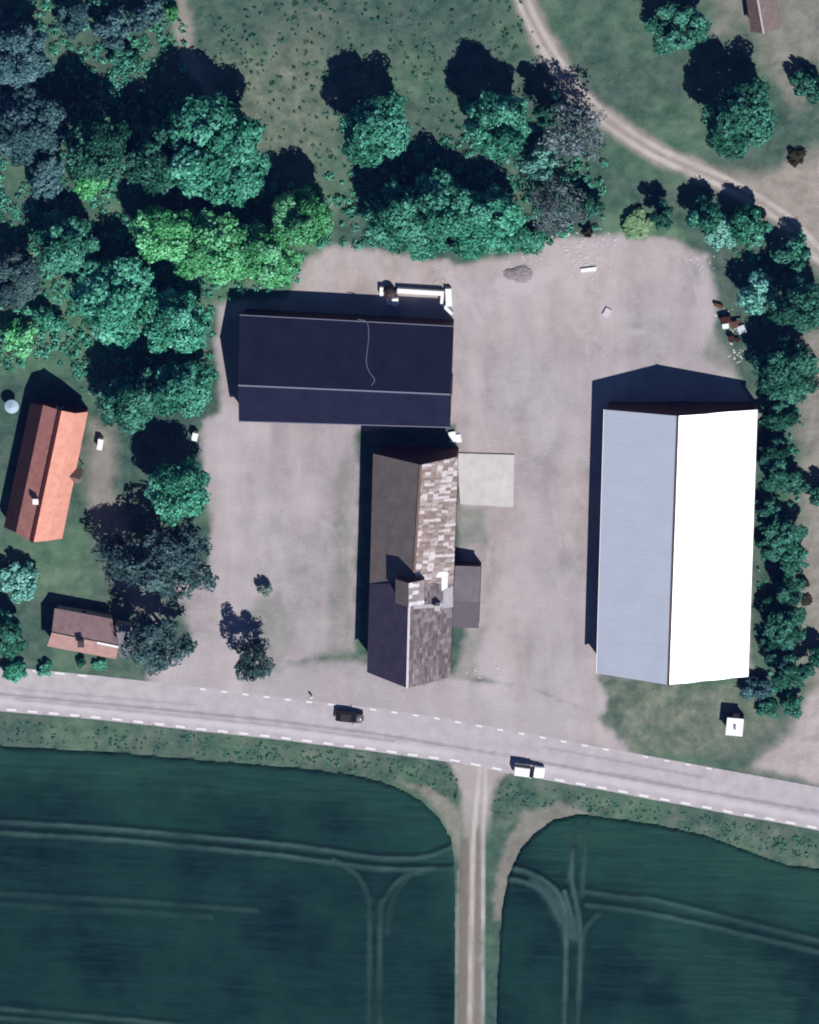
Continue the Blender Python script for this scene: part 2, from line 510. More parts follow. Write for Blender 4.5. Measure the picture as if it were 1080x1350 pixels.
for pts, k in tl:
    q = W(curve(pts))
    d = seg_dist(X, Y, q)
    tram = np.maximum(tram, k * sstep(0.68, 0.15, d + wob2 * 0.3))
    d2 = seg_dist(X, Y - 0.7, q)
    tram_shade = np.maximum(tram_shade, 1.0 * k * sstep(0.75, 0.2, d2))
tram *= np.clip(0.75 + 0.7 * fbm(X, Y, 6, 61), 0.15, 1.1)

head = np.maximum(sstep(16, 2, seg_dist(X, Y, W([(760, 1076), (870, 1090), (1000, 1128), (1160, 1158)])) + wob * 3), 0.8 * sstep(9, 1, seg_dist(X, Y, W([(-60, 984), (300, 1008), (480, 1026), (560, 1060), (596, 1110)])) + wob * 3))
head = np.maximum(head, 0.6 * sstep(12, 3, seg_dist(X, Y, W([(900, 1250), (1000, 1330)])) + wob * 5))
lush = np.where(sd_field > 0, head, lush)
tram = np.maximum(tram, 0.75 * sstep(-0.8, 0.6, poly_sd(X, Y, W([(700, 1158), (728, 1172), (748, 1200), (764, 1215), (764, 1240), (744, 1240), (738, 1215), (722, 1186)])) + wob2 * 1.2) * sstep(0.2, 0.6, sd_field))
# relief: rough grassland, a standing crop, ruts pressed into it
Z = (0.26 * fbm(X, Y, 1.9, 71) + 0.3 * fbm(X, Y, 9, 73)) * sstep(0.0, 3.0, -np.maximum(np.maximum(sd_road, sd_yard), np.maximum(2.2 - d_path, 3.0 - d_track)))
Z = Z * sstep(0.0, 2.5, -sd_field)
# level ground under the houses
for poly in ([(0, 480), (140, 480), (140, 730), (0, 730)], [(40, 780), (190, 780), (190, 890), (40, 890)], [(960, -20), (1060, -20), (1060, 60), (960, 60)], [(930, 910), (1010, 910), (1010, 990), (930, 990)]):
    Z = Z * sstep(-1, 2.5, -poly_sd(X, Y, W(poly)))
crop_h = 0.45 * sstep(0.0, 0.5, sd_field) - 0.28 * np.clip(tram, 0, 1) * sstep(0.3, 1.2, sd_field) + 0.05 * fbm(X, Y, 0.9, 81) * sstep(0.3, 1.0, sd_field)
Z = Z + np.where(sd_field > 0, crop_h, 0)

region = np.zeros((ny - 1, nx - 1), int)          # 0 ground
mid = lambda M: (M[:-1, :-1] + M[1:, :-1] + M[:-1, 1:] + M[1:, 1:]) / 4
region[mid(yard) > 0.5] = 1
region[(mid(d_path) < 1.8) & (region == 0)] = 3
region[(mid(d_track) < 2.2) & (mid(Y) < -42) & (mid(sd_field) < 0)] = 4
region[mid(sd_fL) > 0] = 5
region[mid(sd_fR) > 0] = 6
region[mid(sd_road) > 0] = 2

masks = dict(brown=brown, dust=dust, tan=tan, yard=yard, dirt=dirt, dry=dry, lush=lush, pale=pale, rut=rut, crack=crack, bright=bright, tram=tram, tram_shade=tram_shade)

# ground material -----------------------------------------------------------------
k = NT('meadow_and_gravel', 0.95, 0.05)
n1 = k.noise(0.35, 6, 0.65)
n2 = k.noise(2.4, 5, 0.7)
n3 = k.noise(0.07, 4, 0.6)
nm = k.noise(1.1, 6, 0.75)
grass = k.mix(k.ramp(n1, 0.36, 0.64), (0.020, 0.062, 0.050, 1), (0.050, 0.112, 0.088, 1))
grass = k.mix(k.math('MULTIPLY', k.ramp(nm, 0.5, 0.68), 0.7), grass, (0.095, 0.165, 0.125, 1))
grass = k.mix(k.math('MULTIPLY', k.ramp(n2, 0.42, 0.75), 0.6), grass, (0.014, 0.040, 0.032, 1))
grass = k.mix(k.attr('lush'), grass, k.mix(k.ramp(n1, 0.3, 0.7), (0.07, 0.18, 0.09, 1), (0.15, 0.28, 0.15, 1)))
grass = k.mix(k.attr('dry'), grass, k.mix(k.math('MULTIPLY', k.ramp(nm, 0.42, 0.62), 0.55), k.mix(k.ramp(n1, 0.36, 0.64), (0.085, 0.128, 0.096, 1), (0.225, 0.235, 0.185, 1)), (0.10, 0.135, 0.10, 1)))
earth = k.mix(k.ramp(n1, 0.3, 0.7), (0.25, 0.215, 0.185, 1), (0.36, 0.32, 0.29, 1))
earth = k.mix(k.math('MULTIPLY', k.ramp(n2, 0.5, 0.8), 0.5), earth, (0.15, 0.15, 0.115, 1))
g = k.mix(k.attr('dirt'), grass, earth)
grav = k.mix(k.ramp(n1, 0.36, 0.66), (0.252, 0.230, 0.240, 1), (0.368, 0.335, 0.350, 1))
grav = k.mix(k.ramp(n3, 0.3, 0.75), grav, (0.335, 0.295, 0.305, 1))
grav = k.mix(k.math('MULTIPLY', k.ramp(n2, 0.5, 0.85), 0.45), grav, (0.20, 0.19, 0.21, 1))
grav = k.mix(k.math('MULTIPLY', k.attr('tan'), 0.8), grav, k.mix(k.ramp(n1, 0.3, 0.7), (0.285, 0.24, 0.222, 1), (0.42, 0.35, 0.325, 1)))
g = k.mix(k.attr('yard'), g, grav)
grav_spot = k.math('MULTIPLY', k.ramp(k.noise(0.9, 6, 0.8), 0.56, 0.7), 0.45)
g = k.mix(k.math('MULTIPLY', grav_spot, k.attr('yard')), g, (0.48, 0.44, 0.44, 1))
g = k.mix(k.math('MULTIPLY', k.attr('pale'), 0.7), g, (0.52, 0.475, 0.48, 1))
g = k.mix(k.math('MULTIPLY', k.attr('brown'), 0.7), g, (0.150, 0.125, 0.100, 1))
g = k.mix(k.math('MULTIPLY', k.attr('rut'), 0.85), g, (0.54, 0.50, 0.48, 1))
k.bump(k.noise(3.0, 6, 0.75), 0.6, 0.25)
M_GROUND = k.col(g)

k = NT('worn_asphalt', 0.85, 0.15)
n1 = k.noise(0.5, 6, 0.6)
a = k.mix(k.ramp(n1, 0.25, 0.75), (0.342, 0.314, 0.328, 1), (0.475, 0.435, 0.452, 1))
a = k.mix(k.math('MULTIPLY', k.ramp(k.noise(4.0, 5, 0.7), 0.5, 0.8), 0.4), a, (0.27, 0.25, 0.275, 1))
a = k.mix(k.math('MULTIPLY', k.attr('bright'), 0.45), a, (0.56, 0.525, 0.56, 1))
a = k.mix(k.math('MULTIPLY', k.attr('crack'), 0.62), a, (0.17, 0.155, 0.185, 1))
a = k.mix(k.math('MULTIPLY', k.attr('dust'), 0.85), a, k.mix(k.ramp(n1, 0.25, 0.75), (0.345, 0.32, 0.345, 1), (0.45, 0.41, 0.43, 1)))
M_ROAD = k.col(a)

k = NT('standing_crop', 0.95, 0.05)
n1 = k.noise(0.06, 5, 0.6)
n2 = k.noise(1.0, 5, 0.7, stretch=(0.12, 1.6, 1))
n3 = k.noise(2.5, 5, 0.7)
c = k.mix(k.ramp(n1, 0.35, 0.68), (0.0030, 0.0140, 0.0160, 1), (0.011, 0.044, 0.034, 1))
c = k.mix(k.math('MULTIPLY', k.ramp(n2, 0.42, 0.72), 0.6), c, (0.014, 0.044, 0.046, 1))
c = k.mix(k.math('MULTIPLY', k.ramp(n3, 0.5, 0.85), 0.35), c, (0.002, 0.008, 0.012, 1))
c = k.mix(k.math('MULTIPLY', k.attr('lush'), 0.75), c, k.mix(k.ramp(n2, 0.35, 0.7), (0.013, 0.046, 0.038, 1), (0.026, 0.078, 0.056, 1)))
c = k.mix(k.math('MULTIPLY', k.attr('tram_shade'), 0.75), c, (0.003, 0.009, 0.010, 1))
c = k.mix(k.math('MULTIPLY', k.attr('tram'), 0.72), c, (0.060, 0.118, 0.105, 1))
k.bump(n3, 0.5, 0.2)
M_CROP = k.col(c)

for sd_, lim in ((sd_fL, 0.19), (sd_fR, 0.19), (sd_road, 0.19)):
    g_y, g_x = np.gradient(sd_, GS)
    gl = np.hypot(g_x, g_y) + 1e-6
    near = (np.abs(sd_ / gl) < lim) & (gl > 0.4)
    X = np.where(near, X - sd_ * g_x / gl ** 2, X)
    Y = np.where(near, Y - sd_ * g_y / gl ** 2, Y)
idx = np.arange(nx * ny).reshape(ny, nx)
quads = np.stack([idx[:-1, :-1], idx[:-1, 1:], idx[1:, 1:], idx[1:, :-1]], -1)
allv = np.stack([X.ravel(), Y.ravel(), Z.ravel()], 1)


def sheet(name, sel, mat, extra=None):
    q = quads[sel].reshape(-1, 4)
    used, inv = np.unique(q, return_inverse=True)
    q = inv.reshape(-1, 4)
    co = allv[used]
    me = bpy.data.meshes.new(name)
    ev, ef = extra or ([], [])
    nv = len(co)
    co = np.concatenate([co, np.array(ev, float).reshape(-1, 3)]) if len(ev) else co
    ef = np.array(ef, int).reshape(-1, 4) + nv if len(ef) else np.zeros((0, 4), int)
    q = np.concatenate([q, ef])
    me.vertices.add(len(co))
    me.vertices.foreach_set('co', co.astype(np.float32).ravel())
    me.loops.add(q.size)
    me.loops.foreach_set('vertex_index', q.astype(np.int32).ravel())
    me.polygons.add(len(q))
    me.polygons.foreach_set('loop_start', np.arange(0, q.size, 4, dtype=np.int32))
    me.polygons.foreach_set('use_smooth', np.ones(len(q), bool))
    for nm, M in masks.items():
        at_ = me.attributes.new(nm, 'FLOAT', 'POINT')
        vals = np.zeros(len(co), np.float32)
        vals[:nv] = M.ravel()[used]
        at_.data.foreach_set('value', vals)
    me.materials.append(mat)
    me.update(calc_edges=True)
    me.validate()
    o = bpy.data.objects.new(name, me)
    C.objects.link(o)
    return tag(o, kind='structure')


# country round about: flat grass to the horizon, level with the edge of the detailed sheet
F = 4000.0
ex = [(-F, -F, 0), (F, -F, 0), (F, GY0, 0), (-F, GY0, 0), (-F, GY1, 0), (F, GY1, 0), (F, F, 0), (-F, F, 0), (GX0, GY0, 0), (GX0, GY1, 0), (GX1, GY0, 0), (GX1, GY1, 0)]
ef = [(0, 1, 2, 3), (4, 5, 6, 7), (3, 8, 9, 4), (10, 2, 5, 11)]
ground = sheet('ground', region == 0, M_GROUND, (ex, ef))
gravel_yard = sheet('gravel_yard', region == 1, M_GROUND)
road = sheet('road', region == 2, M_ROAD)
dirt_path = sheet('dirt_path', region == 3, M_GROUND)
dirt_track = sheet('farm_track', region == 4, M_GROUND)
sheet('crop_field', region == 5, M_CROP)
sheet('crop_field', region == 6, M_CROP)

# painted edge dashes, each a part of the road
M_PAINT = plain('road_paint', (0.68, 0.67, 0.68, 1), 0.7, 0.1, 0.28, 5)


def along(line, start, step, n, length, wd):
    P = [Vector(atxy(*p)) for p in line]
    L = [0]
    for a, b in zip(P, P[1:]):
        L.append(L[-1] + (b - a).length)

    def pos(s):
        for i in range(len(P) - 1):
            if s <= L[i + 1]:
                return P[i].lerp(P[i + 1], (s - L[i]) / (L[i + 1] - L[i]))
        return P[-1]
    for i in range(n):
        s0 = start + i * step
        if s0 + length > L[-1]:
            break
        a, b = pos(s0), pos(s0 + length)
        d = (b - a).normalized()
        nrm = Vector((-d.y, d.x)) * wd / 2
        mb = MB()
        q = [a - nrm, b - nrm, b + nrm, a + nrm]
        mb.add([(p.x, p.y, 0.005) for p in q], [(0, 1, 2, 3)])
        mb.build('edge_dash', M_PAINT, road)


along(ROAD_BOT, 1.6, 3.4, 46, 1.55, 0.34)
along([p for p in ROAD_TOP if p[0] <= 140], 12.6, 3.6, 5, 1.5, 0.3)
along([(x, y) for x, y in ROAD_TOP if 250 < x < 800] + [(810, 990)], 0.2, 3.42, 21, 0.95, 0.28)
along([(840, 996), (933, 1013), (1000, 1025)], 1, 3.42, 4, 0.8, 0.24)

# ------------------------------------------------------------------ building materials
M_BROWN = plain('brown_boards', (0.085, 0.045, 0.03, 1), 0.8, 0.1, 0.3, 1.2)
M_REDWALL = plain('falu_red_boards', (0.15, 0.03, 0.02, 1), 0.85, 0.1, 0.25, 1.2)
M_CREAM = plain('pale_render', (0.42, 0.38, 0.33, 1), 0.85, 0.1, 0.15, 1.0)
M_WHITE = plain('white_painted', (0.78, 0.78, 0.77, 1), 0.6, 0.2, 0.06, 2)
M_GREY = plain('weathered_concrete', (0.42, 0.40, 0.38, 1), 0.9, 0.1, 0.2, 1.5)
M_DARKRIDGE = plain('dark_ridge_metal', (0.07, 0.045, 0.04, 1), 0.6, 0.2, 0.2, 2)
M_GLASS = plain('dark_window_glass', (0.02, 0.025, 0.03, 1), 0.1, 0.5, 0.1, 1)
M_DOOR = plain('door_boards', (0.06, 0.035, 0.025, 1), 0.8, 0.1, 0.25, 2)


def ribbed(name, ca, cb, rough, spec, scale=1.0, metal=0.0):
    """sheet metal: ribs run up the slope (UV u along the eave, v up the slope)"""
    k = NT(name, rough, spec)
    k.b.inputs['Metallic'].default_value = metal
    uv = k.coord('UV')
    c = k.mix(k.ramp(k.noise(0.25, 5, 0.6, uv), 0.3, 0.7), ca, cb)
    st = k.noise(1.0, 4, 0.7, uv, (1.6, 0.08, 1))
    c = k.mix(k.math('MULTIPLY', k.ramp(st, 0.5, 0.8), 0.25), c, tuple(x * 0.72 for x in ca[:3]) + (1,))
    bk = k.n('ShaderNodeTexBrick')
    bk.offset = 0.0
    bk.inputs['Scale'].default_value = 1.0
    bk.inputs['Brick Width'].default_value = 1.05 if scale > 0.5 else 2.4
    bk.inputs['Row Height'].default_value = 6.0 if scale > 0.5 else 1.0
    bk.inputs['Mortar Size'].default_value = 0.03
    k.link(uv, bk.inputs['Vector'])
    c = k.mix(k.math('MULTIPLY', bk.outputs['Fac'], 0.22), c, tuple(x * 0.55 for x in ca[:3]) + (1,))
    c = k.mix(k.math('MULTIPLY', k.ramp(k.noise(0.5, 6, 0.8, uv, (1.5, 0.5, 1)), 0.55, 0.75), 0.3), c, tuple(min(0.9, x * 1.5 + 0.004) for x in cb[:3]) + (1,))
    wv = k.n('ShaderNodeTexWave', wave_type='BANDS', bands_direction='X')
    wv.inputs['Scale'].default_value = scale
    k.link(uv, wv.inputs[0])
    k.bump(wv.outputs['Fac'], 0.25, 0.03)
    return k.col(c)


M_WHITEROOF = ribbed('white_sheet_roof', (0.50, 0.54, 0.63, 1), (0.54, 0.58, 0.67, 1), 0.30, 0.9, 1.0, 0.15)
M_BLACKROOF = ribbed('black_felt_roof', (0.0085, 0.0105, 0.027, 1), (0.0145, 0.0165, 0.037, 1), 0.85, 0.1, 0.4)

k = NT('grey_eternit_roof', 0.8, 0.15)
uv = k.coord('UV')
c = k.mix(k.ramp(k.noise(0.35, 6, 0.65, uv), 0.3, 0.7), (0.118, 0.100, 0.095, 1), (0.178, 0.150, 0.140, 1))
c = k.mix(k.math('MULTIPLY', k.ramp(k.noise(1.3, 5, 0.7, uv), 0.5, 0.8), 0.4), c, (0.06, 0.056, 0.068, 1))
M_GREYROOF = k.col(c)
k = NT('dark_slate_roof', 0.8, 0.15)
uv = k.coord('UV')
c = k.mix(k.ramp(k.noise(0.4, 6, 0.65, uv), 0.3, 0.7), (0.036, 0.033, 0.060, 1), (0.062, 0.055, 0.088, 1))
c = k.mix(k.math('MULTIPLY', k.ramp(k.noise(1.0, 5, 0.7, uv, (0.12, 3.5, 1)), 0.55, 0.8), 0.3), c, (0.03, 0.028, 0.035, 1))
M_SLATEROOF = k.col(c)


def rusty(name, cell, wobble, cols, dark, lightstreak, streak_dir, streak_amt, lean=0):
    """old sheet roof: a patchwork of sheets, each weathered on its own, with rust scabs and pale scoured streaks"""
    k = NT(name, 0.65, 0.3)
    uv = k.coord('UV')
    nz = k.n('ShaderNodeTexNoise')
    nz.inputs['Scale'].default_value = 0.8
    nz.inputs['Detail'].default_value = 5
    nz.inputs['Roughness'].default_value = 0.7
    k.link(uv, nz.inputs['Vector'])
    sub = k.n('ShaderNodeVectorMath', operation='SUBTRACT'); k.link(nz.outputs['Color'], sub.inputs[0]); sub.inputs[1].default_value = (0.5, 0.5, 0.5)
    sc_ = k.n('ShaderNodeVectorMath', operation='MULTIPLY'); k.link(sub.outputs[0], sc_.inputs[0]); sc_.inputs[1].default_value = (wobble[0], wobble[1], 0)
    rot = k.n('ShaderNodeMapping'); rot.inputs['Rotation'].default_value = (0, 0, math.radians(lean)); k.link(uv, rot.inputs[0])
    ad = k.n('ShaderNodeVectorMath', operation='ADD'); k.link(rot.outputs[0], ad.inputs[0]); k.link(sc_.outputs[0], ad.inputs[1])
    sn = k.n('ShaderNodeVectorMath', operation='SNAP'); k.link(ad.outputs[0], sn.inputs[0]); sn.inputs[1].default_value = (cell[0], cell[1], 1)
    wn = k.n('ShaderNodeTexWhiteNoise', noise_dimensions='2D'); k.link(sn.outputs[0], wn.inputs['Vector'])
    r = k.n('ShaderNodeValToRGB')
    r.color_ramp.interpolation = 'CONSTANT'
    els = r.color_ramp.elements
    els[0].position, els[0].color = 0.0, cols[0]
    els[1].position, els[1].color = cols[-1][0], cols[-1][1]
    for p_, c_ in cols[1:-1]:
        e_ = els.new(p_); e_.color = c_
    k.link(wn.outputs['Value'], r.inputs[0])
    c = k.mix(k.math('MULTIPLY', k.ramp(k.noise(1.6, 6, 0.75, uv), 0.35, 0.65), 0.4), r.outputs[0], cols[0])
    st = k.noise(1.0, 5, 0.75, uv, streak_dir)
    c = k.mix(k.math('MULTIPLY', k.ramp(st, 0.54, 0.68), streak_amt), c, lightstreak)
    c = k.mix(k.math('MULTIPLY', k.ramp(k.noise(1.5, 6, 0.8, uv), 0.53, 0.66), 0.85), c, dark)
    k.bump(wn.outputs['Value'], 0.3, 0.03)
    return k.col(c)


M_RUSTA = rusty('rusty_sheet_roof_banded', (0.46, 1.15), (0.5, 1.5), [(0.24, 0.185, 0.165, 1), (0.22, (0.40, 0.345, 0.335, 1)), (0.42, (0.20, 0.15, 0.13, 1)), (0.58, (0.62, 0.565, 0.58, 1)), (0.82, (0.31, 0.25, 0.23, 1))], (0.14, 0.085, 0.07, 1), (0.70, 0.65, 0.68, 1), (1.7, 0.35, 1), 0.55, 8)
M_RUSTB = rusty('rusty_sheet_roof_patched', (0.85, 0.55), (0.6, 0.5), [(0.115, 0.092, 0.098, 1), (0.3, (0.165, 0.135, 0.142, 1)), (0.5, (0.090, 0.066, 0.068, 1)), (0.7, (0.225, 0.195, 0.21, 1)), (0.9, (0.14, 0.10, 0.10, 1))], (0.055, 0.036, 0.035, 1), (0.46, 0.42, 0.45, 1), (0.28, 2.2, 1), 0.7)
M_RUSTC = rusty('repaired_sheet_roof', (0.6, 1.2), (0.3, 0.5), [(0.24, 0.205, 0.21, 1), (0.3, (0.62, 0.60, 0.63, 1)), (0.6, (0.30, 0.26, 0.265, 1)), (0.8, (0.70, 0.68, 0.71, 1))], (0.10, 0.07, 0.07, 1), (0.70, 0.68, 0.71, 1), (1.6, 0.5, 1), 0.3, 4)


def tiles(name, ca, cb, cd, rib=1.9):
    k = NT(name, 0.85, 0.1)
    uv = k.coord('UV')
    c = k.mix(k.ramp(k.noise(0.6, 6, 0.7, uv), 0.3, 0.7), ca, cb)
    c = k.mix(k.math('MULTIPLY', k.ramp(k.noise(1.1, 6, 0.75, uv), 0.48, 0.72), 0.85), c, cd)
    c = k.mix(k.math('MULTIPLY', k.ramp(k.noise(1.2, 4, 0.7, uv, (1.6, 0.15, 1)), 0.5, 0.85), 0.35), c, cd)
    wv = k.n('ShaderNodeTexWave', wave_type='BANDS', bands_direction='X')
    wv.inputs['Scale'].default_value = rib
    k.link(uv, wv.inputs[0])
    k.bump(wv.outputs['Fac'], 0.5, 0.05)
    return k.col(c)


M_TILE = tiles('orange_pantiles', (0.62, 0.27, 0.20, 1), (0.74, 0.36, 0.28, 1), (0.46, 0.22, 0.15, 1))
M_TILEB = tiles('worn_pink_tiles', (0.34, 0.20, 0.175, 1), (0.44, 0.28, 0.25, 1), (0.26, 0.17, 0.16, 1))
M_TILEC = tiles('brown_tiles', (0.14, 0.095, 0.085, 1), (0.20, 0.135, 0.12, 1), (0.09, 0.06, 0.055, 1))


def inset(p, cx, k):
    """move plan point p by k metres on both axes towards the centre cx"""
    d = Vector((cx[0] - p[0], cx[1] - p[1]))
    return (p[0] + d.normalized().x * k * 1.4, p[1] + d.normalized().y * k * 1.4)


def gable_walls(mat, root, eaveA, eaveB, ridge, he, hr, ins=0.3, drop=0.14):
    """eaveA/eaveB: plan points (end0, end1) of the two eaves; ridge: two plan points; closed wall shell with gables"""
    if not isinstance(he, tuple):
        he = (he, he)
    allp = [Vector(p) for p in (*eaveA, *eaveB)]
    cx = sum(allp, Vector((0, 0))) / 4
    ax = (Vector(ridge[1]) - Vector(ridge[0])).normalized()
    def ip(p):
        p = Vector(p)
        d = cx - p
        la = d.dot(ax)
        pr = Vector((-ax.y, ax.x))
        lp = d.dot(pr)
        return p + ax * math.copysign(ins, la) + pr * math.copysign(ins, lp)
    a0, a1, b0, b1 = ip(eaveA[0]), ip(eaveA[1]), ip(eaveB[0]), ip(eaveB[1])
    r0 = Vector(ridge[0]) + ax * ins
    r1 = Vector(ridge[1]) - ax * ins
    up = lambda e, i: he[i] - drop
    P = [(a0.x, a0.y, -0.1), (a1.x, a1.y, -0.1), (b1.x, b1.y, -0.1), (b0.x, b0.y, -0.1),
         (a0.x, a0.y, up(0, 0)), (a1.x, a1.y, up(0, 0)), (b1.x, b1.y, up(0, 1)), (b0.x, b0.y, up(0, 1)),
         (r0.x, r0.y, hr - drop), (r1.x, r1.y, hr - drop)]
    mb = MB()
    mb.add(P, [(0, 1, 5, 4), (2, 3, 7, 6), (1, 2, 6, 9, 5), (3, 0, 4, 8, 7), (0, 3, 2, 1)])
    w_ = mb.build('wall', mat, root)
    return w_, (a0, a1, b0, b1, r0, r1)


def ridge_cap(root, p, q, mat, wd=0.35, h=0.08, name='ridge_cap'):
    mb = MB()
    mb.bar((p[0], p[1], p[2] - 0.02), (q[0], q[1], q[2] - 0.02), wd, h)
    return mb.build(name, mat, root)


def on_wall(root, a, b, t, width, z0, z1, name, mat, off=0.05, sub=None, submat=None):
    """a panel on the wall that runs from plan point a to b, at fraction t, standing proud on the outside (b-a turned right)"""
    a, b = Vector(a), Vector(b)
    d = (b - a).normalized()
    n = Vector((d.y, -d.x))
    c = a.lerp(b, t) + n * off
    mb = MB()
    mb.bar((c.x - d.x * width / 2, c.y - d.y * width / 2, z0), (c.x + d.x * width / 2, c.y + d.y * width / 2, z0), 0.14, z1 - z0)
    o = mb.build(name, mat, root)
    if sub:
        c2 = a.lerp(b, t) + n * (off + 0.09)
        mb = MB()
        k_ = 0.8
        mb.bar((c2.x - d.x * width / 2 * k_, c2.y - d.y * width / 2 * k_, z0 + 0.1), (c2.x + d.x * width / 2 * k_, c2.y + d.y * width / 2 * k_, z0 + 0.1), 0.03, z1 - z0 - 0.2)
        mb.build(sub, submat, o)
    return o


def P3(px, py, z):
    p = at(px, py, z)
    return (p.x, p.y, z)


# ------------------------------------------------------------------ white-roofed barn
he, hr = 4.8, 8.5
b = dict(nw=P3(797, 540, he), ne=P3(998, 540, he), sw=P3(787, 888, he), se=P3(986, 892, he), rn=P3(894, 548.5, hr), rs=P3(881.5, 903, hr))
cx = [(b['nw'][i] + b['se'][i]) / 2 for i in (0, 1)]
barn = thing('barn', (cx[0], cx[1], 0), 'large barn with a bright white sheet metal gable roof beside the hedge', 'barn')
_, (a0, a1, b0, b1, r0, r1) = gable_walls(M_BROWN, barn, (b['nw'][:2], b['sw'][:2]), (b['ne'][:2], b['se'][:2]), (b['rn'][:2], b['rs'][:2]), he, hr, 0.35)
mb = MB(); mb.slab(b['sw'], b['nw'], b['rn'], b['rs'], 0.12); mb.build('roof_slope', M_WHITEROOF, barn)['label'] = 'pale blue-white roof slope facing the gravel yard'
mb = MB(); mb.slab(b['ne'], b['se'], b['rs'], b['rn'], 0.12); mb.build('roof_slope', M_WHITEROOF, barn)['label'] = 'glaring white roof slope facing the hedge'
ridge_cap(barn, b['rn'], b['rs'], M_DARKRIDGE, 0.34, 0.10)
on_wall(barn, b0, a0, 0.5, 4.6, 0.0, 4.2, 'sliding_door', M_DOOR)
mb = MB()
for e0, e1 in (('nw', 'sw'), ('ne', 'se')):
    p, q = b[e0], b[e1]
    s_ = -0.06 if e0 == 'nw' else 0.06
    mb = MB(); mb.bar((p[0] + s_, p[1], he - 0.16), (q[0] + s_, q[1], he - 0.16), 0.14, 0.11); mb.build('gutter', M_WHITE, barn)

# ------------------------------------------------------------------ long black-roofed barn
h1, h2, hr = 4.6, 4.2, 8.0
nw, ne = P3(316, 416, h1), P3(598, 431, h1)
sw, se = P3(315, 555, h2), P3(594, 563, h2)
rw, re = P3(314, 508, hr), P3(594, 520, hr)
cx = ((nw[0] + se[0]) / 2, (nw[1] + se[1]) / 2)
bb = thing('barn', (cx[0], cx[1], 0), 'long low barn with an unequal black felt gable roof', 'barn')
_, (a0, a1, b0, b1, r0, r1) = gable_walls(M_BROWN, bb, (nw[:2], ne[:2]), (sw[:2], se[:2]), (rw[:2], re[:2]), (h1, h2), hr, 0.35)
mb = MB(); mb.slab(ne, nw, rw, re, 0.14); mb.build('roof_slope', M_BLACKROOF, bb)
mb = MB(); mb.slab(sw, se, re, rw, 0.14); mb.build('roof_slope', M_BLACKROOF, bb)
M_PALEMETAL = plain('dull_ridge_metal', (0.15, 0.16, 0.22, 1), 0.5, 0.3, 0.25, 1)
ridge_cap(bb, rw, re, M_PALEMETAL, 0.26, 0.07)
mb = MB(); mb.bar((nw[0], nw[1] + 0.08, h1 - 0.15), (ne[0], ne[1] + 0.08, h1 - 0.15), 0.14, 0.12); mb.build('gutter', M_PALEMETAL, bb)
mb = MB(); mb.bar((sw[0], sw[1] - 0.08, h2 - 0.15), (se[0], se[1] - 0.08, h2 - 0.15), 0.14, 0.12); mb.build('gutter', M_PALEMETAL, bb)
# the cable that snakes down the slope
def on_north(px, py):
    """point on the north slope plane seen at (px, py)"""
    p0, n = Vector(nw), (Vector(ne) - Vector(nw)).cross(Vector(rw) - Vector(nw)).normalized()
    g_ = at(px, py, 0)
    d = (g_ - CAM).normalized()
    t = (p0 - CAM).dot(n) / d.dot(n)
    return CAM + d * t + Vector((0, 0, 0.05))
mb = MB(); mb.tube([on_north(*p) for p in curve([(472, 421), (484, 425), (486, 445), (483, 475), (487, 490), (494, 500), (490, 508)], 4)], [0.07] * 25, 5); mb.build('cable', M_PALEMETAL, bb)
on_wall(bb, se[:2], ne[:2], 0.35, 3.2, 0, 3.4, 'door', M_DOOR, -0.30)
on_wall(bb, a1, a0, 0.3, 3.0, 0, 3.2, 'door', M_DOOR)
for t in (0.12, 0.3, 0.5):
    on_wall(bb, b0, b1, t, 1.2, 1.4, 2.4, 'window', M_WHITE, sub='pane', submat=M_GLASS)

# ------------------------------------------------------------------ old barn with the rusty roof
he, hr = 5.2, 10.4
nw, ne = P3(492, 598, he), P3(604, 602, he)
mw, me_ = P3(487.5, 770, he), P3(598, 770, he)
sw, se = P3(484, 886, he), P3(593.5, 893, he)
rn, rm1, rm2, rs = P3(555, 613, hr), P3(545.5, 768, hr), P3(540.5, 768, hr), P3(537, 907, hr)
cx = ((nw[0] + se[0]) / 2, (nw[1] + se[1]) / 2)
ob = thing('barn', (cx[0], cx[1], 0), 'tall old barn with a patched rusty roof beside the concrete slab', 'barn')
_, (a0, a1, b0, b1, r0, r1) = gable_walls(M_BROWN, ob, (nw[:2], sw[:2]), (ne[:2], se[:2]), (rn[:2], rs[:2]), he, hr, 0.35, 0.3)
mb = MB(); mb.slab(mw, nw, rn, rm1, 0.12); mb.build('roof_slope', M_GREYROOF, ob)['label'] = 'grey brown half slope next to the black roof'
up = lambda p, d=0.1: (p[0], p[1], p[2] + d)
mb = MB(); mb.slab(up(sw), up(mw), up(rm2), up(rs), 0.12); mb.build('roof_slope', M_SLATEROOF, ob)['label'] = 'dark slate half slope next to the road'
mb = MB(); mb.slab(ne, me_, rm1, rn, 0.12); mb.build('roof_slope', M_RUSTA, ob)['label'] = 'banded white and rust sheets above the concrete slab'
mb = MB(); mb.slab(up(me_), up(se), up(rs), up(rm2), 0.12); mb.build('roof_slope', M_RUSTB, ob)['label'] = 'streaked grey and rust sheets above the lean-to'
ridge_cap(ob, rn, rm1, plain('rust_ridge', (0.17, 0.11, 0.09, 1), 0.7, 0.2, 0.4, 2), 0.4, 0.08)
ridge_cap(ob, up(rm2), up(rs), plain('pale_ridge_sheet', (0.55, 0.53, 0.56, 1), 0.6, 0.3, 0.35, 3), 0.36, 0.08)
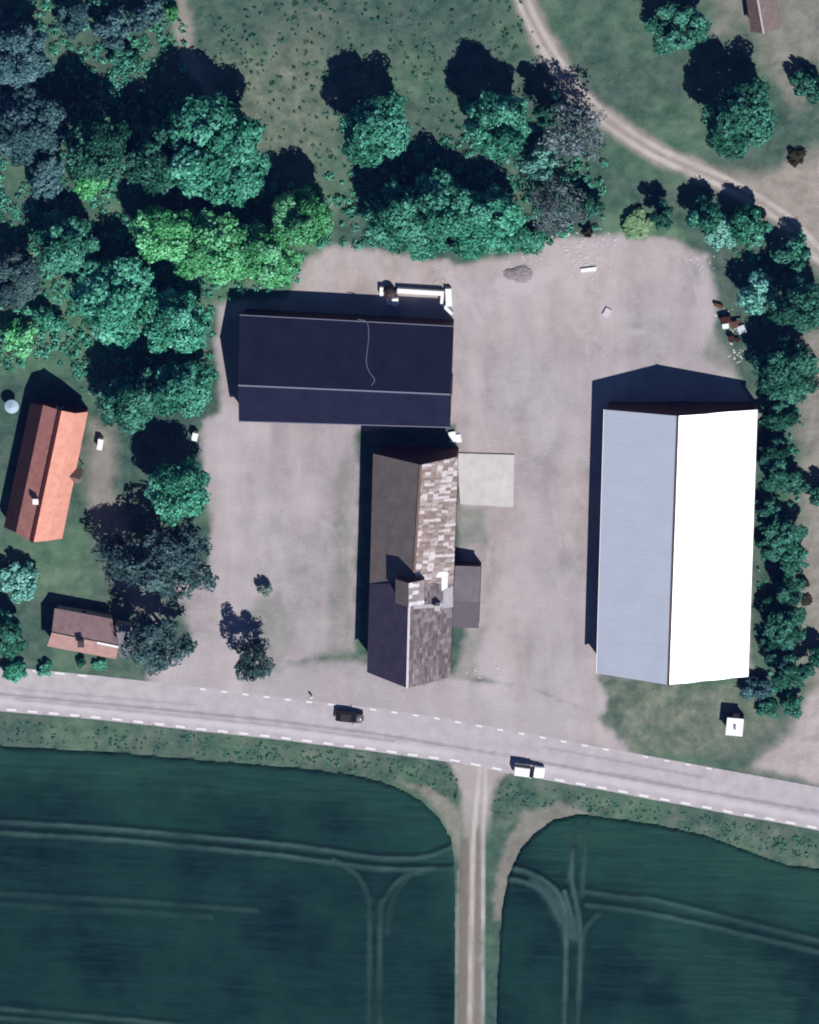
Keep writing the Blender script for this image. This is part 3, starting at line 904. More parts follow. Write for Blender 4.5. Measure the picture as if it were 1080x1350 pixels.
# raised hoist house across the ridge
rb = Vector(P3(541, 779, hr))
hh_w, hh_n, hh_s = 2.1, 1.95, -1.7
def hp(x, y, z):
    return (rb.x + x, rb.y + y, z)
ze, zr = 11.2, 12.9
mb = MB()
mb.add([hp(-hh_w, hh_s, 8.2), hp(hh_w, hh_s, 8.2), hp(hh_w, hh_n, 8.2), hp(-hh_w, hh_n, 8.2), hp(-hh_w, hh_s, ze - .1), hp(hh_w, hh_s, ze - .1), hp(hh_w, hh_n, ze - .1), hp(-hh_w, hh_n, ze - .1), hp(0, hh_s, zr - .1), hp(0, hh_n, zr - .1)],
       [(0, 1, 5, 8, 4), (2, 3, 7, 9, 6), (1, 2, 6, 5), (3, 0, 4, 7), (3, 2, 1, 0)])
hoist = mb.build('hoist_house', M_BROWN, ob)
e = 0.18
mb = MB(); mb.slab(hp(-hh_w - e, hh_s - e, ze - .12), hp(-hh_w - e, hh_n + e, ze - .12), hp(0, hh_n + e, zr), hp(0, hh_s - e, zr), 0.1); mb.build('roof_slope', M_GREYROOF, hoist)
mb = MB(); mb.slab(hp(hh_w + e, hh_n + e, ze - .12), hp(hh_w + e, hh_s - e, ze - .12), hp(0, hh_s - e, zr), hp(0, hh_n + e, zr), 0.1); mb.build('roof_slope', M_RUSTC, hoist)
# white repair sheets beside it and a chimney
def on_plane(px, py, p0, p1, p2, lift):
    p0, p1, p2 = Vector(p0), Vector(p1), Vector(p2)
    n = (p1 - p0).cross(p2 - p0).normalized()
    if n.z < 0:
        n = -n
    d = (at(px, py, 0) - CAM).normalized()
    return CAM + d * ((p0 - CAM).dot(n) / d.dot(n)) + n * lift
E_S = (up(me_), up(se), up(rs))
def sheet_patch(pxs, lift, mat):
    a_, b_, c_, d_ = [on_plane(x, y, *E_S, lift) for x, y in pxs]
    mb = MB(); mb.slab(a_, b_, c_, d_, 0.03); mb.build('repair_sheet', mat, ob)
M_TIN = plain('bright_tin', (0.72, 0.71, 0.74, 1), 0.5, 0.3, 0.15, 3)
M_TIN2 = plain('dull_tin', (0.36, 0.34, 0.37, 1), 0.55, 0.3, 0.3, 3)
sheet_patch([(590, 753), (590, 760), (568, 762), (568, 755)], 0.06, M_TIN)
sheet_patch([(590, 760), (590, 778), (582, 779), (582, 760)], 0.06, M_TIN)
sheet_patch([(597, 772), (597, 800), (584, 802), (584, 778)], 0.10, M_TIN2)
sheet_patch([(596, 794), (596, 799), (545, 803), (545, 798)], 0.05, M_TIN2)
chb = on_plane(578, 797, *E_S, 0)
mb = MB(); mb.box((chb.x, chb.y, chb.z + 0.5), (0.75, 0.75, 2.6)); ch = mb.build('chimney', M_WHITE, ob)
mb = MB(); mb.box((chb.x, chb.y, chb.z + 1.83), (0.9, 0.9, 0.14)); mb.build('chimney_cap', M_GREY, ch)
on_wall(ob, b0, a0, 0.45, 3.4, 0, 3.8, 'barn_door', M_DOOR)
on_wall(ob, a1, b1, 0.5, 3.0, 0, 3.2, 'barn_door', M_DOOR)
for t in (0.2, 0.4, 0.6, 0.8):
    on_wall(ob, a0, a1, t, 1.1, 1.8, 2.9, 'window', M_WHITE, sub='pane', submat=M_GLASS)

# lean-to shed on the old barn
h1, h2 = 3.3, 2.7
p = [P3(600, 746, h1), P3(634, 747, h2), P3(631, 829, h2), P3(596, 827, h1)]
lt = thing('lean_to', ((p[0][0] + p[2][0]) / 2, (p[0][1] + p[2][1]) / 2, 0), 'low grey lean-to shed against the wall of the rusty barn', 'shed')
M_LEAN = ribbed('grey_purple_sheet', (0.085, 0.073, 0.088, 1), (0.15, 0.13, 0.148, 1), 0.6, 0.25, 0.6)
def lerp3(a_, b_, t):
    return tuple(Vector(a_).lerp(Vector(b_), t))
q0, q1 = lerp3(p[0], p[3], 0.57), lerp3(p[1], p[2], 0.57)
low = lambda v, d: (v[0], v[1], v[2] - d)
mb = MB(); mb.slab(p[1], p[0], q0, q1, 0.08); mb.build('roof', M_LEAN, lt)
q0b, q1b = low(q0, 0.18), low(q1, 0.18)
mb = MB(); mb.slab(lerp3(q1b, low(p[2], .18), .005), lerp3(q0b, low(p[3], .18), .005), low(p[3], .18), low(p[2], .18), 0.08); mb.build('roof', plain('dull_lean_to_sheet', (0.095, 0.085, 0.10, 1), 0.65, 0.2, 0.2, 1.2), lt)
mb = MB()
i0, i1, i2, i3 = [Vector(x) for x in p]
cc = (i0 + i1 + i2 + i3) / 4
ii = [x.lerp(cc, 0.06) for x in (i0, i1, i2, i3)]
mb.add([(v.x, v.y, -0.1) for v in ii] + [(v.x, v.y, v.z - 0.32) for v in ii], [(0, 3, 2, 1), (4, 5, 6, 7), (0, 1, 5, 4), (1, 2, 6, 5), (2, 3, 7, 6), (3, 0, 4, 7)])
mb.build('wall', M_BROWN, lt)

# concrete slab
q = [Vector(P3(x, y, 0.0)) for x, y in ((603, 597), (678, 599), (677, 668), (607, 664))]
k = NT('pale_concrete', 0.9, 0.1)
c = k.mix(k.ramp(k.noise(0.5, 6, 0.65), 0.3, 0.7), (0.44, 0.42, 0.41, 1), (0.56, 0.535, 0.52, 1))
c = k.mix(k.math('MULTIPLY', k.ramp(k.noise(2.5, 5, 0.7), 0.5, 0.8), 0.4), c, (0.40, 0.36, 0.33, 1))
M_SLAB = k.col(c)
cx = sum(q, Vector()) / 4
mb = MB()
mb.add([(v.x, v.y, -0.1) for v in q] + [(v.x, v.y, 0.22) for v in q], [(0, 1, 2, 3), (7, 6, 5, 4), (1, 0, 4, 5), (2, 1, 5, 6), (3, 2, 6, 7), (0, 3, 7, 4)])
tag(mb.build('concrete_slab', M_SLAB, None, (cx.x, cx.y, 0)), 'square cream concrete slab beside the rusty barn', 'slab')
# bright corner step between the two barns
q = Vector(P3(597, 576, 0.4))
mb = MB(); mb.box((q.x, q.y, 0.2), (1.1, 1.7, 0.5), math.radians(12)); mb.box((q.x + 0.9, q.y - 0.3, 0.08), (0.8, 1.3, 0.26), math.radians(12))
tag(mb.build('loading_step', M_WHITE, None, (q.x, q.y, 0)), 'small white concrete step between the black and rusty barns', 'step')

# ------------------------------------------------------------------ white walled pen with a tank
H = 1.3
pen = Vector(P3(556, 392, 0))
pn = thing('pen', pen, 'white concrete pen wall behind the black-roofed barn', 'pen')
def wallrun(a_, b_, wd, h, name='pen_wall'):
    A_, B_ = Vector(P3(*a_, h)), Vector(P3(*b_, h))
    mb = MB(); mb.bar((A_.x, A_.y, -0.1), (B_.x, B_.y, -0.1), wd, h + 0.1); return mb.build(name, M_WHITE, pn)
wallrun((524, 383.5), (582, 387), 0.75, 1.0)
wallrun((583.5, 384), (582, 403), 0.45, 0.95)
wallrun((591, 381), (592, 404), 0.95, 0.9)
wallrun((584, 402.5), (596, 414), 0.5, 0.85)
wallrun((503, 379), (503, 390), 0.55, 1.0)
q = Vector(P3(514, 388, 1.6))
tk = thing('water_tank', (q.x, q.y, 0), 'round dark water tank at the end of the white pen wall', 'tank')
M_TANK = plain('dark_brown_tank', (0.03, 0.017, 0.015, 1), 0.6, 0.3, 0.3, 2)
mb = MB(); mb.cyl((q.x, q.y, -0.05), 0.95, 1.45, 24); mb.dome((q.x, q.y, 1.4), 0.95, 0.3, 24, 4); mb.build('tank_body', M_TANK, tk, smooth=False)
mb = MB(); mb.cyl((q.x, q.y, 1.66), 0.22, 0.16, 12); mb.build('lid', M_DARKRIDGE, tk)
q = Vector(P3(521, 398, 0.8))
mb = MB(); mb.box((q.x, q.y, 0.45), (1.0, 1.2, 0.95)); mb.box((q.x - 1.0, q.y - 0.15, 0.3), (0.8, 0.8, 0.6), 0.2)
tag(mb.build('feed_trough', M_WHITE, None, (q.x, q.y, 0)), 'white trough block beside the round dark tank', 'trough')

# ------------------------------------------------------------------ cottage with the orange mansard roof
z1, z2, z3 = 2.6, 5.4, 6.9
ctg = Vector(P3(58, 618, 0))
co_ = thing('cottage', ctg, 'cottage with a long orange tiled gambrel roof and side coloured dark for shade', 'house')
En, Es = P3(116, 543, z1), P3(82, 710, z1)
Wn, Ws = P3(40, 532, z1), P3(5, 695, z1)
W2n, W2s = P3(57, 534, z2), P3(21, 702, z2)
Rn, Rs = P3(79, 541, z3), P3(42, 715, z3)
E2n, E2s = P3(99, 545, z2), P3(63, 713, z2)
M_TILEW = tiles('shaded_pantiles', (0.085, 0.038, 0.038, 1), (0.125, 0.06, 0.056, 1), (0.06, 0.028, 0.026, 1))  # darker copy of the roof tiles; shade of the steep side in the colour
mb = MB(); mb.slab(Ws, Wn, W2n, W2s, 0.1); mb.build('roof_slope', M_TILEW, co_)
mb = MB(); mb.slab(W2s, W2n, Rn, Rs, 0.1); mb.build('roof_slope', tiles('part_shaded_pantiles', (0.36, 0.155, 0.13, 1), (0.47, 0.22, 0.19, 1), (0.25, 0.10, 0.075, 1)), co_)  # mid-dark tile copy, the weaker sun on this slope put into the colour
mb = MB(); mb.slab(E2n, E2s, Rs, Rn, 0.1); mb.build('roof_slope', M_TILE, co_)
mb = MB(); mb.slab(En, Es, E2s, E2n, 0.1); mb.build('roof_slope', M_TILE, co_)
ridge_cap(co_, Rn, Rs, plain('dark_red_ridge', (0.06, 0.012, 0.010, 1), 0.8, 0.1, 0.2, 2), 0.55, 0.12)
mb = MB()
axv = (Vector(Rs) - Vector(Rn)).normalized()
ins = lambda v, k_, dz: Vector(v) + Vector((axv.x, axv.y, 0)) * k_ + Vector((0, 0, dz))
mid_ = (Vector(En) + Vector(Wn)) / 2
def prof(ends, k_):
    e_, e2, r_, w2, w1 = [ins(v, k_, -0.13) for v in ends]
    c_ = (e_ + w1) / 2
    pull = lambda v: Vector((v.x + (c_.x - v.x) * 0.05, v.y + (c_.y - v.y) * 0.05, v.z))
    return [Vector((pull(e_).x, pull(e_).y, -0.1)), pull(e_), pull(e2), r_, pull(w2), pull(w1), Vector((pull(w1).x, pull(w1).y, -0.1))]
A_, B_ = prof((En, E2n, Rn, W2n, Wn), 0.3), prof((Es, E2s, Rs, W2s, Ws), -0.3)
fs = [tuple(range(6, -1, -1)), tuple(range(7, 14))] + [(i, i + 1, i + 8, i + 7) for i in (0, 5)] + [(0, 7, 13, 6)]
mb.add(A_ + B_, fs); mb.build('wall', M_REDWALL, co_)
on_wall(co_, A_[0][:2], A_[6][:2], 0.5, 1.0, 1.0, 2.1, 'window', M_WHITE, sub='pane', submat=M_GLASS)
on_wall(co_, B_[0][:2], A_[0][:2], 0.3, 1.0, 1.0, 2.1, 'window', M_WHITE, sub='pane', submat=M_GLASS)
on_wall(co_, B_[0][:2], A_[0][:2], 0.52, 1.0, 0.1, 2.1, 'door', M_DOOR)
on_wall(co_, B_[0][:2], A_[0][:2], 0.8, 1.0, 1.0, 2.1, 'window', M_WHITE, sub='pane', submat=M_GLASS)
q = Vector(P3(47, 661, 7.2))
mb = MB(); mb.box((q.x, q.y, 6.5), (0.75, 0.75, 1.7)); ch = mb.build('chimney', plain('chimney_brick', (0.42, 0.27, 0.23, 1), 0.9, 0.1, 0.2, 3), co_)
mb = MB(); mb.box((q.x, q.y, 7.39), (0.92, 0.92, 0.12)); mb.build('chimney_cap', M_WHITE, ch)
# porch gable on the sunny side
q = Vector(P3(95, 628, 3.4))
mb = MB(); u = Vector((-axv.y, axv.x, 0)).normalized(); u = u if u.x > 0 else -u
v = Vector((axv.x, axv.y, 0)).normalized()
mb.slab(q + u * 1.4 - v * 1.3 + Vector((0, 0, -.9)), q - u * 1.4 - v * 1.3 + Vector((0, 0, -.9)), q - u * 1.4 + Vector((0, 0, .5)), q + u * 1.4 + Vector((0, 0, .5)), 0.08)
mb.slab(q - u * 1.4 + v * 1.3 + Vector((0, 0, -.9)), q + u * 1.4 + v * 1.3 + Vector((0, 0, -.9)), q + u * 1.4 + Vector((0, 0, .5)), q - u * 1.4 + Vector((0, 0, .5)), 0.08)
pr_ = mb.build('porch_roof', plain('weathered_porch_sheet', (0.16, 0.12, 0.10, 1), 0.8, 0.1, 0.3, 2), co_)
for s_ in (-1, 1):
    pp = q + u * 1.25 + v * (1.1 * s_)
    mb = MB(); mb.box((pp.x, pp.y, 1.2), (0.14, 0.14, 2.5)); mb.build('porch_post', M_WHITE, pr_)

# ------------------------------------------------------------------ small cottage by the road
he, hr = 2.7, 4.9
nw, ne = P3(72, 802, he), P3(148, 816, he)
sw, se = P3(62, 852, he), P3(153, 869, he)
rw, re = P3(68, 835, hr), P3(156, 853, hr)
cx = ((nw[0] + se[0]) / 2, (nw[1] + se[1]) / 2)
sc = thing('cottage', (cx[0], cx[1], 0), 'small roadside cottage with a faded pink tiled roof and one pale chimney', 'house')
_, (a0, a1, b0, b1, r0, r1) = gable_walls(M_CREAM, sc, (nw[:2], ne[:2]), (sw[:2], se[:2]), (rw[:2], re[:2]), he, hr, 0.3)
M_TILEN = tiles('grey_pink_tiles', (0.33, 0.215, 0.215, 1), (0.43, 0.285, 0.28, 1), (0.25, 0.17, 0.18, 1))
mb = MB(); mb.slab(ne, nw, rw, re, 0.1); mb.build('roof_slope', M_TILEN, sc)
mb = MB(); mb.slab(sw, se, re, rw, 0.1); mb.build('roof_slope', M_TILEB, sc)
ridge_cap(sc, lerp3(rw, re, 0.0), lerp3(rw, re, 0.66), plain('pink_ridge', (0.42, 0.27, 0.23, 1), 0.8, 0.1, 0.2, 2), 0.3, 0.08)
ridge_cap(sc, lerp3(rw, re, 0.68), re, M_WHITE, 0.35, 0.08)
q = Vector(P3(107, 849, 5.6))
mb = MB(); mb.box((q.x, q.y, 5.0), (0.9, 0.8, 1.7)); ch = mb.build('chimney', plain('pale_chimney', (0.62, 0.52, 0.48, 1), 0.9, 0.1, 0.1, 3), sc)
mb = MB(); mb.box((q.x, q.y, 5.9), (1.05, 0.95, 0.12)); mb.build('chimney_cap', M_DARKRIDGE, ch)
for t in (0.25, 0.7):
    on_wall(sc, b0, b1, t, 1.0, 0.9, 1.9, 'window', M_WHITE, sub='pane', submat=M_GLASS)
on_wall(sc, b0, b1, 0.48, 0.95, 0.0, 2.0, 'door', M_DOOR)
on_wall(sc, a1, a0, 0.5, 1.0, 0.9, 1.9, 'window', M_WHITE, sub='pane', submat=M_GLASS)
# flat annexe at its shaded end
q = [Vector(P3(x, y, 2.2)) for x, y in ((152, 821), (172, 825), (176, 868), (158, 866))]
cx = sum(q, Vector()) / 4
an = thing('shed', (cx.x, cx.y, 0), 'flat grey shed at the shaded end of the pink-roofed cottage', 'shed')
mb = MB(); ii = [v.lerp(cx, 0.08) for v in q]
mb.add([(v.x, v.y, -0.1) for v in ii] + [(v.x, v.y, 2.06) for v in ii], [(0, 1, 2, 3), (1, 0, 4, 5), (2, 1, 5, 6), (3, 2, 6, 7), (0, 3, 7, 4), (7, 6, 5, 4)]); mb.build('wall', M_CREAM, an)
mb = MB(); mb.slab(q[3], q[2], (q[1].x, q[1].y, 2.4), (q[0].x, q[0].y, 2.4), 0.1); mb.build('roof', plain('grey_shed_felt', (0.20, 0.19, 0.22, 1), 0.8, 0.1, 0.2, 2), an)

# ------------------------------------------------------------------ brown-roofed house at the upper corner
he, hr = 2.7, 4.4
nw, sw = P3(984, -2, he), P3(990, 42, he)
ne, se = P3(1022, -6, he), P3(1030, 37, he)
rn, rs = P3(999, -2, hr), P3(1007, 44, hr)
cx = ((nw[0] + se[0]) / 2, (nw[1] + se[1]) / 2)
hh = thing('cabin', (cx[0], cx[1], 0), 'small brown-roofed cabin at the top edge beyond the dirt path', 'house')
_, (a0, a1, b0, b1, r0, r1) = gable_walls(M_BROWN, hh, (nw[:2], sw[:2]), (ne[:2], se[:2]), (rn[:2], rs[:2]), he, hr, 0.3)
mb = MB(); mb.slab(sw, nw, rn, rs, 0.1); mb.build('roof_slope', M_TILEC, hh)
mb = MB(); mb.slab(ne, se, rs, rn, 0.1); mb.build('roof_slope', tiles('grey_brown_tiles', (0.17, 0.13, 0.125, 1), (0.24, 0.185, 0.175, 1), (0.12, 0.085, 0.08, 1)), hh)
ridge_cap(hh, rn, rs, M_GREY, 0.3, 0.07)
on_wall(hh, a1, b1, 0.5, 0.9, 0, 2.0, 'door', M_DOOR)

# ------------------------------------------------------------------ transformer kiosk
zt = 2.5
q = [Vector(P3(x, y, zt)) for x, y in ((956.5, 969), (979, 971), (981, 948), (959, 946))]
cx = sum(q, Vector()) / 4
ks = thing('kiosk', (cx.x, cx.y, 0), 'tiny white flat-roofed kiosk alone on the grass by the barn', 'kiosk')
mb = MB()
mb.add([(v.x, v.y, zt - 0.14) for v in q] + [(v.x, v.y, zt + 0.05) for v in q], [(3, 2, 1, 0), (4, 5, 6, 7), (0, 1, 5, 4), (1, 2, 6, 5), (2, 3, 7, 6), (3, 0, 4, 7)])
rf = mb.build('roof', M_WHITE, ks)
mb = MB(); mb.box((cx.x + 0.05, cx.y, zt + 0.16), (0.3, 0.75, 0.3)); mb.build('roof_vent', plain('grey_vent', (0.22, 0.22, 0.26, 1), 0.5, 0.3, 0.2, 3), ks)
ii = [v.lerp(cx, 0.1) for v in q]
mb = MB(); mb.add([(v.x, v.y, -0.1) for v in ii] + [(v.x, v.y, zt - 0.14) for v in ii], [(0, 1, 5, 4), (1, 2, 6, 5), (2, 3, 7, 6), (3, 0, 4, 7)]); mb.build('wall', M_BROWN, ks)
on_wall(ks, ii[2][:2], ii[3][:2], 0.5, 1.0, 0, 1.95, 'door', M_GREY)

# ------------------------------------------------------------------ vehicles
M_RUB = plain('tyre_rubber', (0.012, 0.012, 0.012, 1), 0.9, 0.1, 0.1, 5)
M_RIM = plain('alloy_rim', (0.45, 0.45, 0.47, 1), 0.35, 0.5, 0.1, 5, 0.7)
M_LAMP = plain('lamp_glass', (0.7, 0.7, 0.68, 1), 0.15, 0.5, 0.05, 5)
M_TAIL = plain('tail_lamp', (0.35, 0.01, 0.01, 1), 0.25, 0.5, 0.05, 5)
M_CARGLASS = plain('car_glass', (0.010, 0.011, 0.013, 1), 0.08, 0.5, 0.05, 2)


def car(name, px, py, head, L, Wd, body, roof_z, sill, glass_prof, label, cat):
    """body lofted from cross-sections along x (front = +x)"""
    p = at(px, py, 0.7)
    r = thing(name, (p.x, p.y, 0.02), label, cat, rz=head)
    st = sill        # list of (x fraction, half-width fraction, bottom z, top z)
    mb = MB()
    n = 12
    vs_ = []
    for fx, hw, zb, ztop in st:
        for j in range(n):
            t = j / n * 2 * math.pi
            cx_, sx_ = math.cos(t), math.sin(t)
            e_ = 0.42
            yy = math.copysign(abs(cx_) ** e_, cx_) * hw * Wd / 2
            zz = (zb + ztop) / 2 + math.copysign(abs(sx_) ** e_, sx_) * (ztop - zb) / 2
            vs_.append((fx * L, yy, zz))
    fs = []
    for i in range(len(st) - 1):
        for j in range(n):
            fs.append((i * n + j, i * n + (j + 1) % n, (i + 1) * n + (j + 1) % n, (i + 1) * n + j))
    fs.append(tuple(range(n)))
    fs.append(tuple((len(st) - 1) * n + j for j in range(n - 1, -1, -1)))
    mb.add(vs_, fs)
    bd = mb.build('body', body, r, (0, 0, 0), smooth=True)
    bd.location = (0, 0, 0)
    # cabin: glass house and painted roof
    (x0, x1, x2, x3, zbelt) = glass_prof
    hw0, hw1 = Wd * 0.46, Wd * 0.37
    mb = MB()
    mb.add([(x0 * L, -hw0, zbelt), (x3 * L, -hw0, zbelt), (x3 * L, hw0, zbelt), (x0 * L, hw0, zbelt), (x1 * L, -hw1, roof_z - .06), (x2 * L, -hw1, roof_z - .06), (x2 * L, hw1, roof_z - .06), (x1 * L, hw1, roof_z - .06)],
           [(3, 2, 1, 0), (4, 5, 6, 7), (0, 1, 5, 4), (1, 2, 6, 5), (2, 3, 7, 6), (3, 0, 4, 7)])
    gl = mb.build('glasshouse', M_CARGLASS, r, (0, 0, 0)); gl.location = (0, 0, 0)
    mb = MB()
    e_ = 0.03
    mb.add([(x1 * L - e_, -hw1 - e_, roof_z - .07), (x2 * L + e_, -hw1 - e_, roof_z - .07), (x2 * L + e_, hw1 + e_, roof_z - .07), (x1 * L - e_, hw1 + e_, roof_z - .07),
            (x1 * L + .1, -hw1 + .08, roof_z + .02), (x2 * L - .1, -hw1 + .08, roof_z + .02), (x2 * L - .1, hw1 - .08, roof_z + .02), (x1 * L + .1, hw1 - .08, roof_z + .02)],
           [(3, 2, 1, 0), (4, 5, 6, 7), (0, 1, 5, 4), (1, 2, 6, 5), (2, 3, 7, 6), (3, 0, 4, 7)])
    rf = mb.build('roof', body, r, (0, 0, 0)); rf.location = (0, 0, 0)
    for sx in (-0.3, 0.31):
        for sy in (-1, 1):
            y0 = sy * Wd * 0.5
            mb = MB(); mb.tube([(sx * L, y0 - sy * 0.2, 0.31), (sx * L, y0 + sy * 0.01, 0.31)], [0.32, 0.32], 18)
            wh = mb.build('wheel', M_RUB, r, (0, 0, 0)); wh.location = (0, 0, 0)
            mb = MB(); mb.tube([(sx * L, y0, 0.31), (sx * L, y0 + sy * 0.022, 0.31)], [0.2, 0.17], 14)
            mb.build('rim', M_RIM, wh, (0, 0, 0)).location = (0, 0, 0)
    for sy in (-1, 1):
        mb = MB(); mb.box((0.485 * L, sy * Wd * 0.34, 0.68), (0.12, 0.32, 0.16)); mb.build('headlight', M_LAMP, r, (0, 0, 0)).location = (0, 0, 0)
        mb = MB(); mb.box((-0.49 * L, sy * Wd * 0.38, 0.75), (0.1, 0.2, 0.26)); mb.build('tail_light', M_TAIL, r, (0, 0, 0)).location = (0, 0, 0)
        mb = MB(); mb.box((x3 * L - 0.55, sy * (Wd * 0.5 + 0.07), zbelt + 0.08), (0.16, 0.2, 0.14)); mb.build('mirror', body, r, (0, 0, 0)).location = (0, 0, 0)
    return r


def paint(name, c):
    k = NT(name, 0.42, 0.4)
    k.b.inputs['Coat Weight'].default_value = 0.08
    return k.col(k.mix(k.noise(3, 4), c, tuple(x * 0.92 for x in c[:3]) + (1,)))


a1_ = math.atan2(at(489, 944, 0).y - at(434, 938, 0).y, at(489, 944, 0).x - at(434, 938, 0).x)
car('car', 461, 945, a1_, 4.5, 1.85, paint('black_paint', (0.012, 0.010, 0.010, 1)), 1.48,
    [(-0.5, 0.80, 0.38, 0.86), (-0.47, 0.93, 0.28, 0.98), (-0.3, 1.0, 0.22, 1.0), (0.0, 1.0, 0.22, 0.98), (0.2, 1.0, 0.22, 0.95), (0.38, 0.96, 0.24, 0.86), (0.47, 0.88, 0.3, 0.74), (0.5, 0.72, 0.38, 0.62)],
    (-0.46, -0.33, 0.06, 0.25, 0.93), 'black hatchback driving on the road past the rusty barn', 'car')
car('van', 698, 1016, a1_ - 0.03, 4.9, 1.95, paint('white_paint', (0.85, 0.85, 0.84, 1)), 1.85,
    [(-0.5, 0.9, 0.38, 1.1), (-0.47, 0.98, 0.28, 1.15), (-0.3, 1.0, 0.22, 1.15), (0.0, 1.0, 0.22, 1.12), (0.2, 1.0, 0.22, 1.08), (0.36, 0.97, 0.24, 1.0), (0.47, 0.9, 0.3, 0.86), (0.5, 0.75, 0.38, 0.7)],
    (-0.485, -0.47, 0.02, 0.17, 1.05), 'white van with a dark windscreen at the mouth of the farm track', 'van')

# ------------------------------------------------------------------ small things
M_RUST = plain('rust', (0.11, 0.05, 0.03, 1), 0.85, 0.15, 0.4, 3)
M_RUSTD = plain('dark_rust', (0.045, 0.018, 0.012, 1), 0.85, 0.15, 0.35, 3)
def small(name, mb, mat, px, py, label, cat, group=None, z=0.3):
    p = at(px, py, z)
    mb.v = [(x + p.x, y + p.y, zz) for x, y, zz in mb.v]
    return tag(mb.build(name, mat, None, (p.x, p.y, 0)), label, cat, group)

SCR = 'scrap dumped at the edge of the gravel yard'
mb = MB(); mb.box((0, 0, 0.55), (1.7, 1.1, 1.15), 0.3); mb.box((0.5, 0.5, 1.2), (0.5, 0.4, 0.3), 0.3)
small('scrap_box', mb, M_RUSTD, 957, 420, 'dark rusted box, largest of the scrap heap by the hedge', 'scrap', SCR)
mb = MB(); mb.box((0, 0, 0.35), (1.0, 0.8, 0.8), 0.15)
small('metal_crate', mb, M_WHITE, 957, 429, 'white metal crate among the rusty scrap by the hedge', 'crate', SCR)
mb = MB(); mb.box((0, 0, 0.3), (1.1, 1.2, 0.7), 0.5); mb.bar((-0.8, 0.3, 0.6), (1.2, 0.7, 0.75), 0.25, 0.2)
small('rusty_trestle', mb, M_RUST, 969, 427, 'orange brown rusted frame beside the white crate', 'scrap', SCR)
mb = MB(); mb.cyl((0, 0, -0.05), 0.55, 1.1, 16); mb.cyl((0.9, -0.3, -0.05), 0.4, 0.7, 14)
small('rusty_drum', mb, M_RUSTD, 965, 445, 'dark rusty drum, lowest of the scrap heap by the hedge', 'drum', SCR)
mb = MB(); mb.box((0, 0, 0.3), (1.3, 0.5, 0.7), -0.3); mb.bar((-0.5, 0.2, 0.2), (0.9, -0.3, 0.35), 0.3, 0.2)
small('scrap_plate', mb, M_RUST, 947, 402, 'brown bent scrap plate lying apart at the yard edge', 'scrap', SCR)
mb = MB(); mb.box((0, 0, 0.25), (1.2, 1.3, 0.6), 0.4)
small('metal_sheet', mb, plain('pale_blue_sheet', (0.5, 0.53, 0.6, 1), 0.6, 0.2, 0.2, 2), 978, 434, 'pale blue sheet stack beside the rusty scrap', 'sheet', SCR)
mb = MB(); mb.bar((-1.2, -0.15, 0.0), (1.2, 0.25, 0.0), 0.6, 0.3)
small('plank', mb, M_WHITE, 776, 356, 'white board lying on the top of the gravel yard', 'board')
mb = MB(); mb.box((0, 0, 0.1), (0.9, 1.4, 0.4), -0.5)
small('stone', mb, plain('pale_stone', (0.5, 0.49, 0.52, 1), 0.9, 0.1, 0.2, 2), 800, 412, 'pale flat stone lying alone on the gravel', 'stone')
M_HEAP = plain('dark_gravel', (0.25, 0.225, 0.225, 1), 0.95, 0.05, 0.35, 2)
mb = MB(); mb.dome((0, 0, -0.05), 1.0, 0.75, 28, 8, 0.10)
mb.v = [(x * 2.7 * (1 + 0.18 * math.sin(3 * x + 1)), y * 1.3 * (1 + 0.25 * math.sin(4 * x)), z * 0.6) for x, y, z in mb.v]
small('gravel_heap', mb, M_HEAP, 683, 362, 'low dark heap of gravel at the shrub edge of the yard', 'gravel heap')
q = P3(411, 917, 0.6)
mb = MB(); mb.cyl((0, 0, -0.05), 0.16, 0.95, 12); mb.cyl((0, 0, 0.9), 0.2, 0.12, 12, 0.1)
small('marker_post', mb, M_WHITE, 411, 918, 'short white marker post beside the edge dashes', 'post')
mb = MB(); mb.box((0, 0, 0.6), (0.75, 1.7, 1.25), -0.15); mb.box((0, 0, 1.27), (0.85, 1.8, 0.1), -0.15)
small('garden_cabinet', mb, M_WHITE, 132, 586, 'white upright cabinet in the garden of the orange-roofed cottage', 'cabinet', None, 1.2)
mb = MB(); mb.box((0, 0, 0.7), (0.8, 1.2, 1.45), -0.2); mb.box((0, 0, 1.47), (0.9, 1.3, 0.1), -0.2)
small('electric_cabinet', mb, M_WHITE, 257, 576, 'small white cabinet under the trees at the gravel corner', 'cabinet', None, 1.4)
p = at(15, 537, 2.1)
ps = thing('parasol', (p.x, p.y, 0), 'pale blue round parasol beside the orange-roofed cottage', 'parasol')
mb = MB(); mb.tube([(p.x, p.y, 1.75), (p.x, p.y, 2.25)], [1.15, 0.05], 16); mb.build('canopy', plain('pale_blue_cloth', (0.36, 0.48, 0.58, 1), 0.9, 0.1, 0.1, 2), ps)
mb = MB(); mb.cyl((p.x, p.y, -0.05), 0.04, 2.0, 8); mb.cyl((p.x, p.y, -0.05), 0.3, 0.14, 12); mb.build('pole', M_WHITE, ps)

# ------------------------------------------------------------------ vegetation


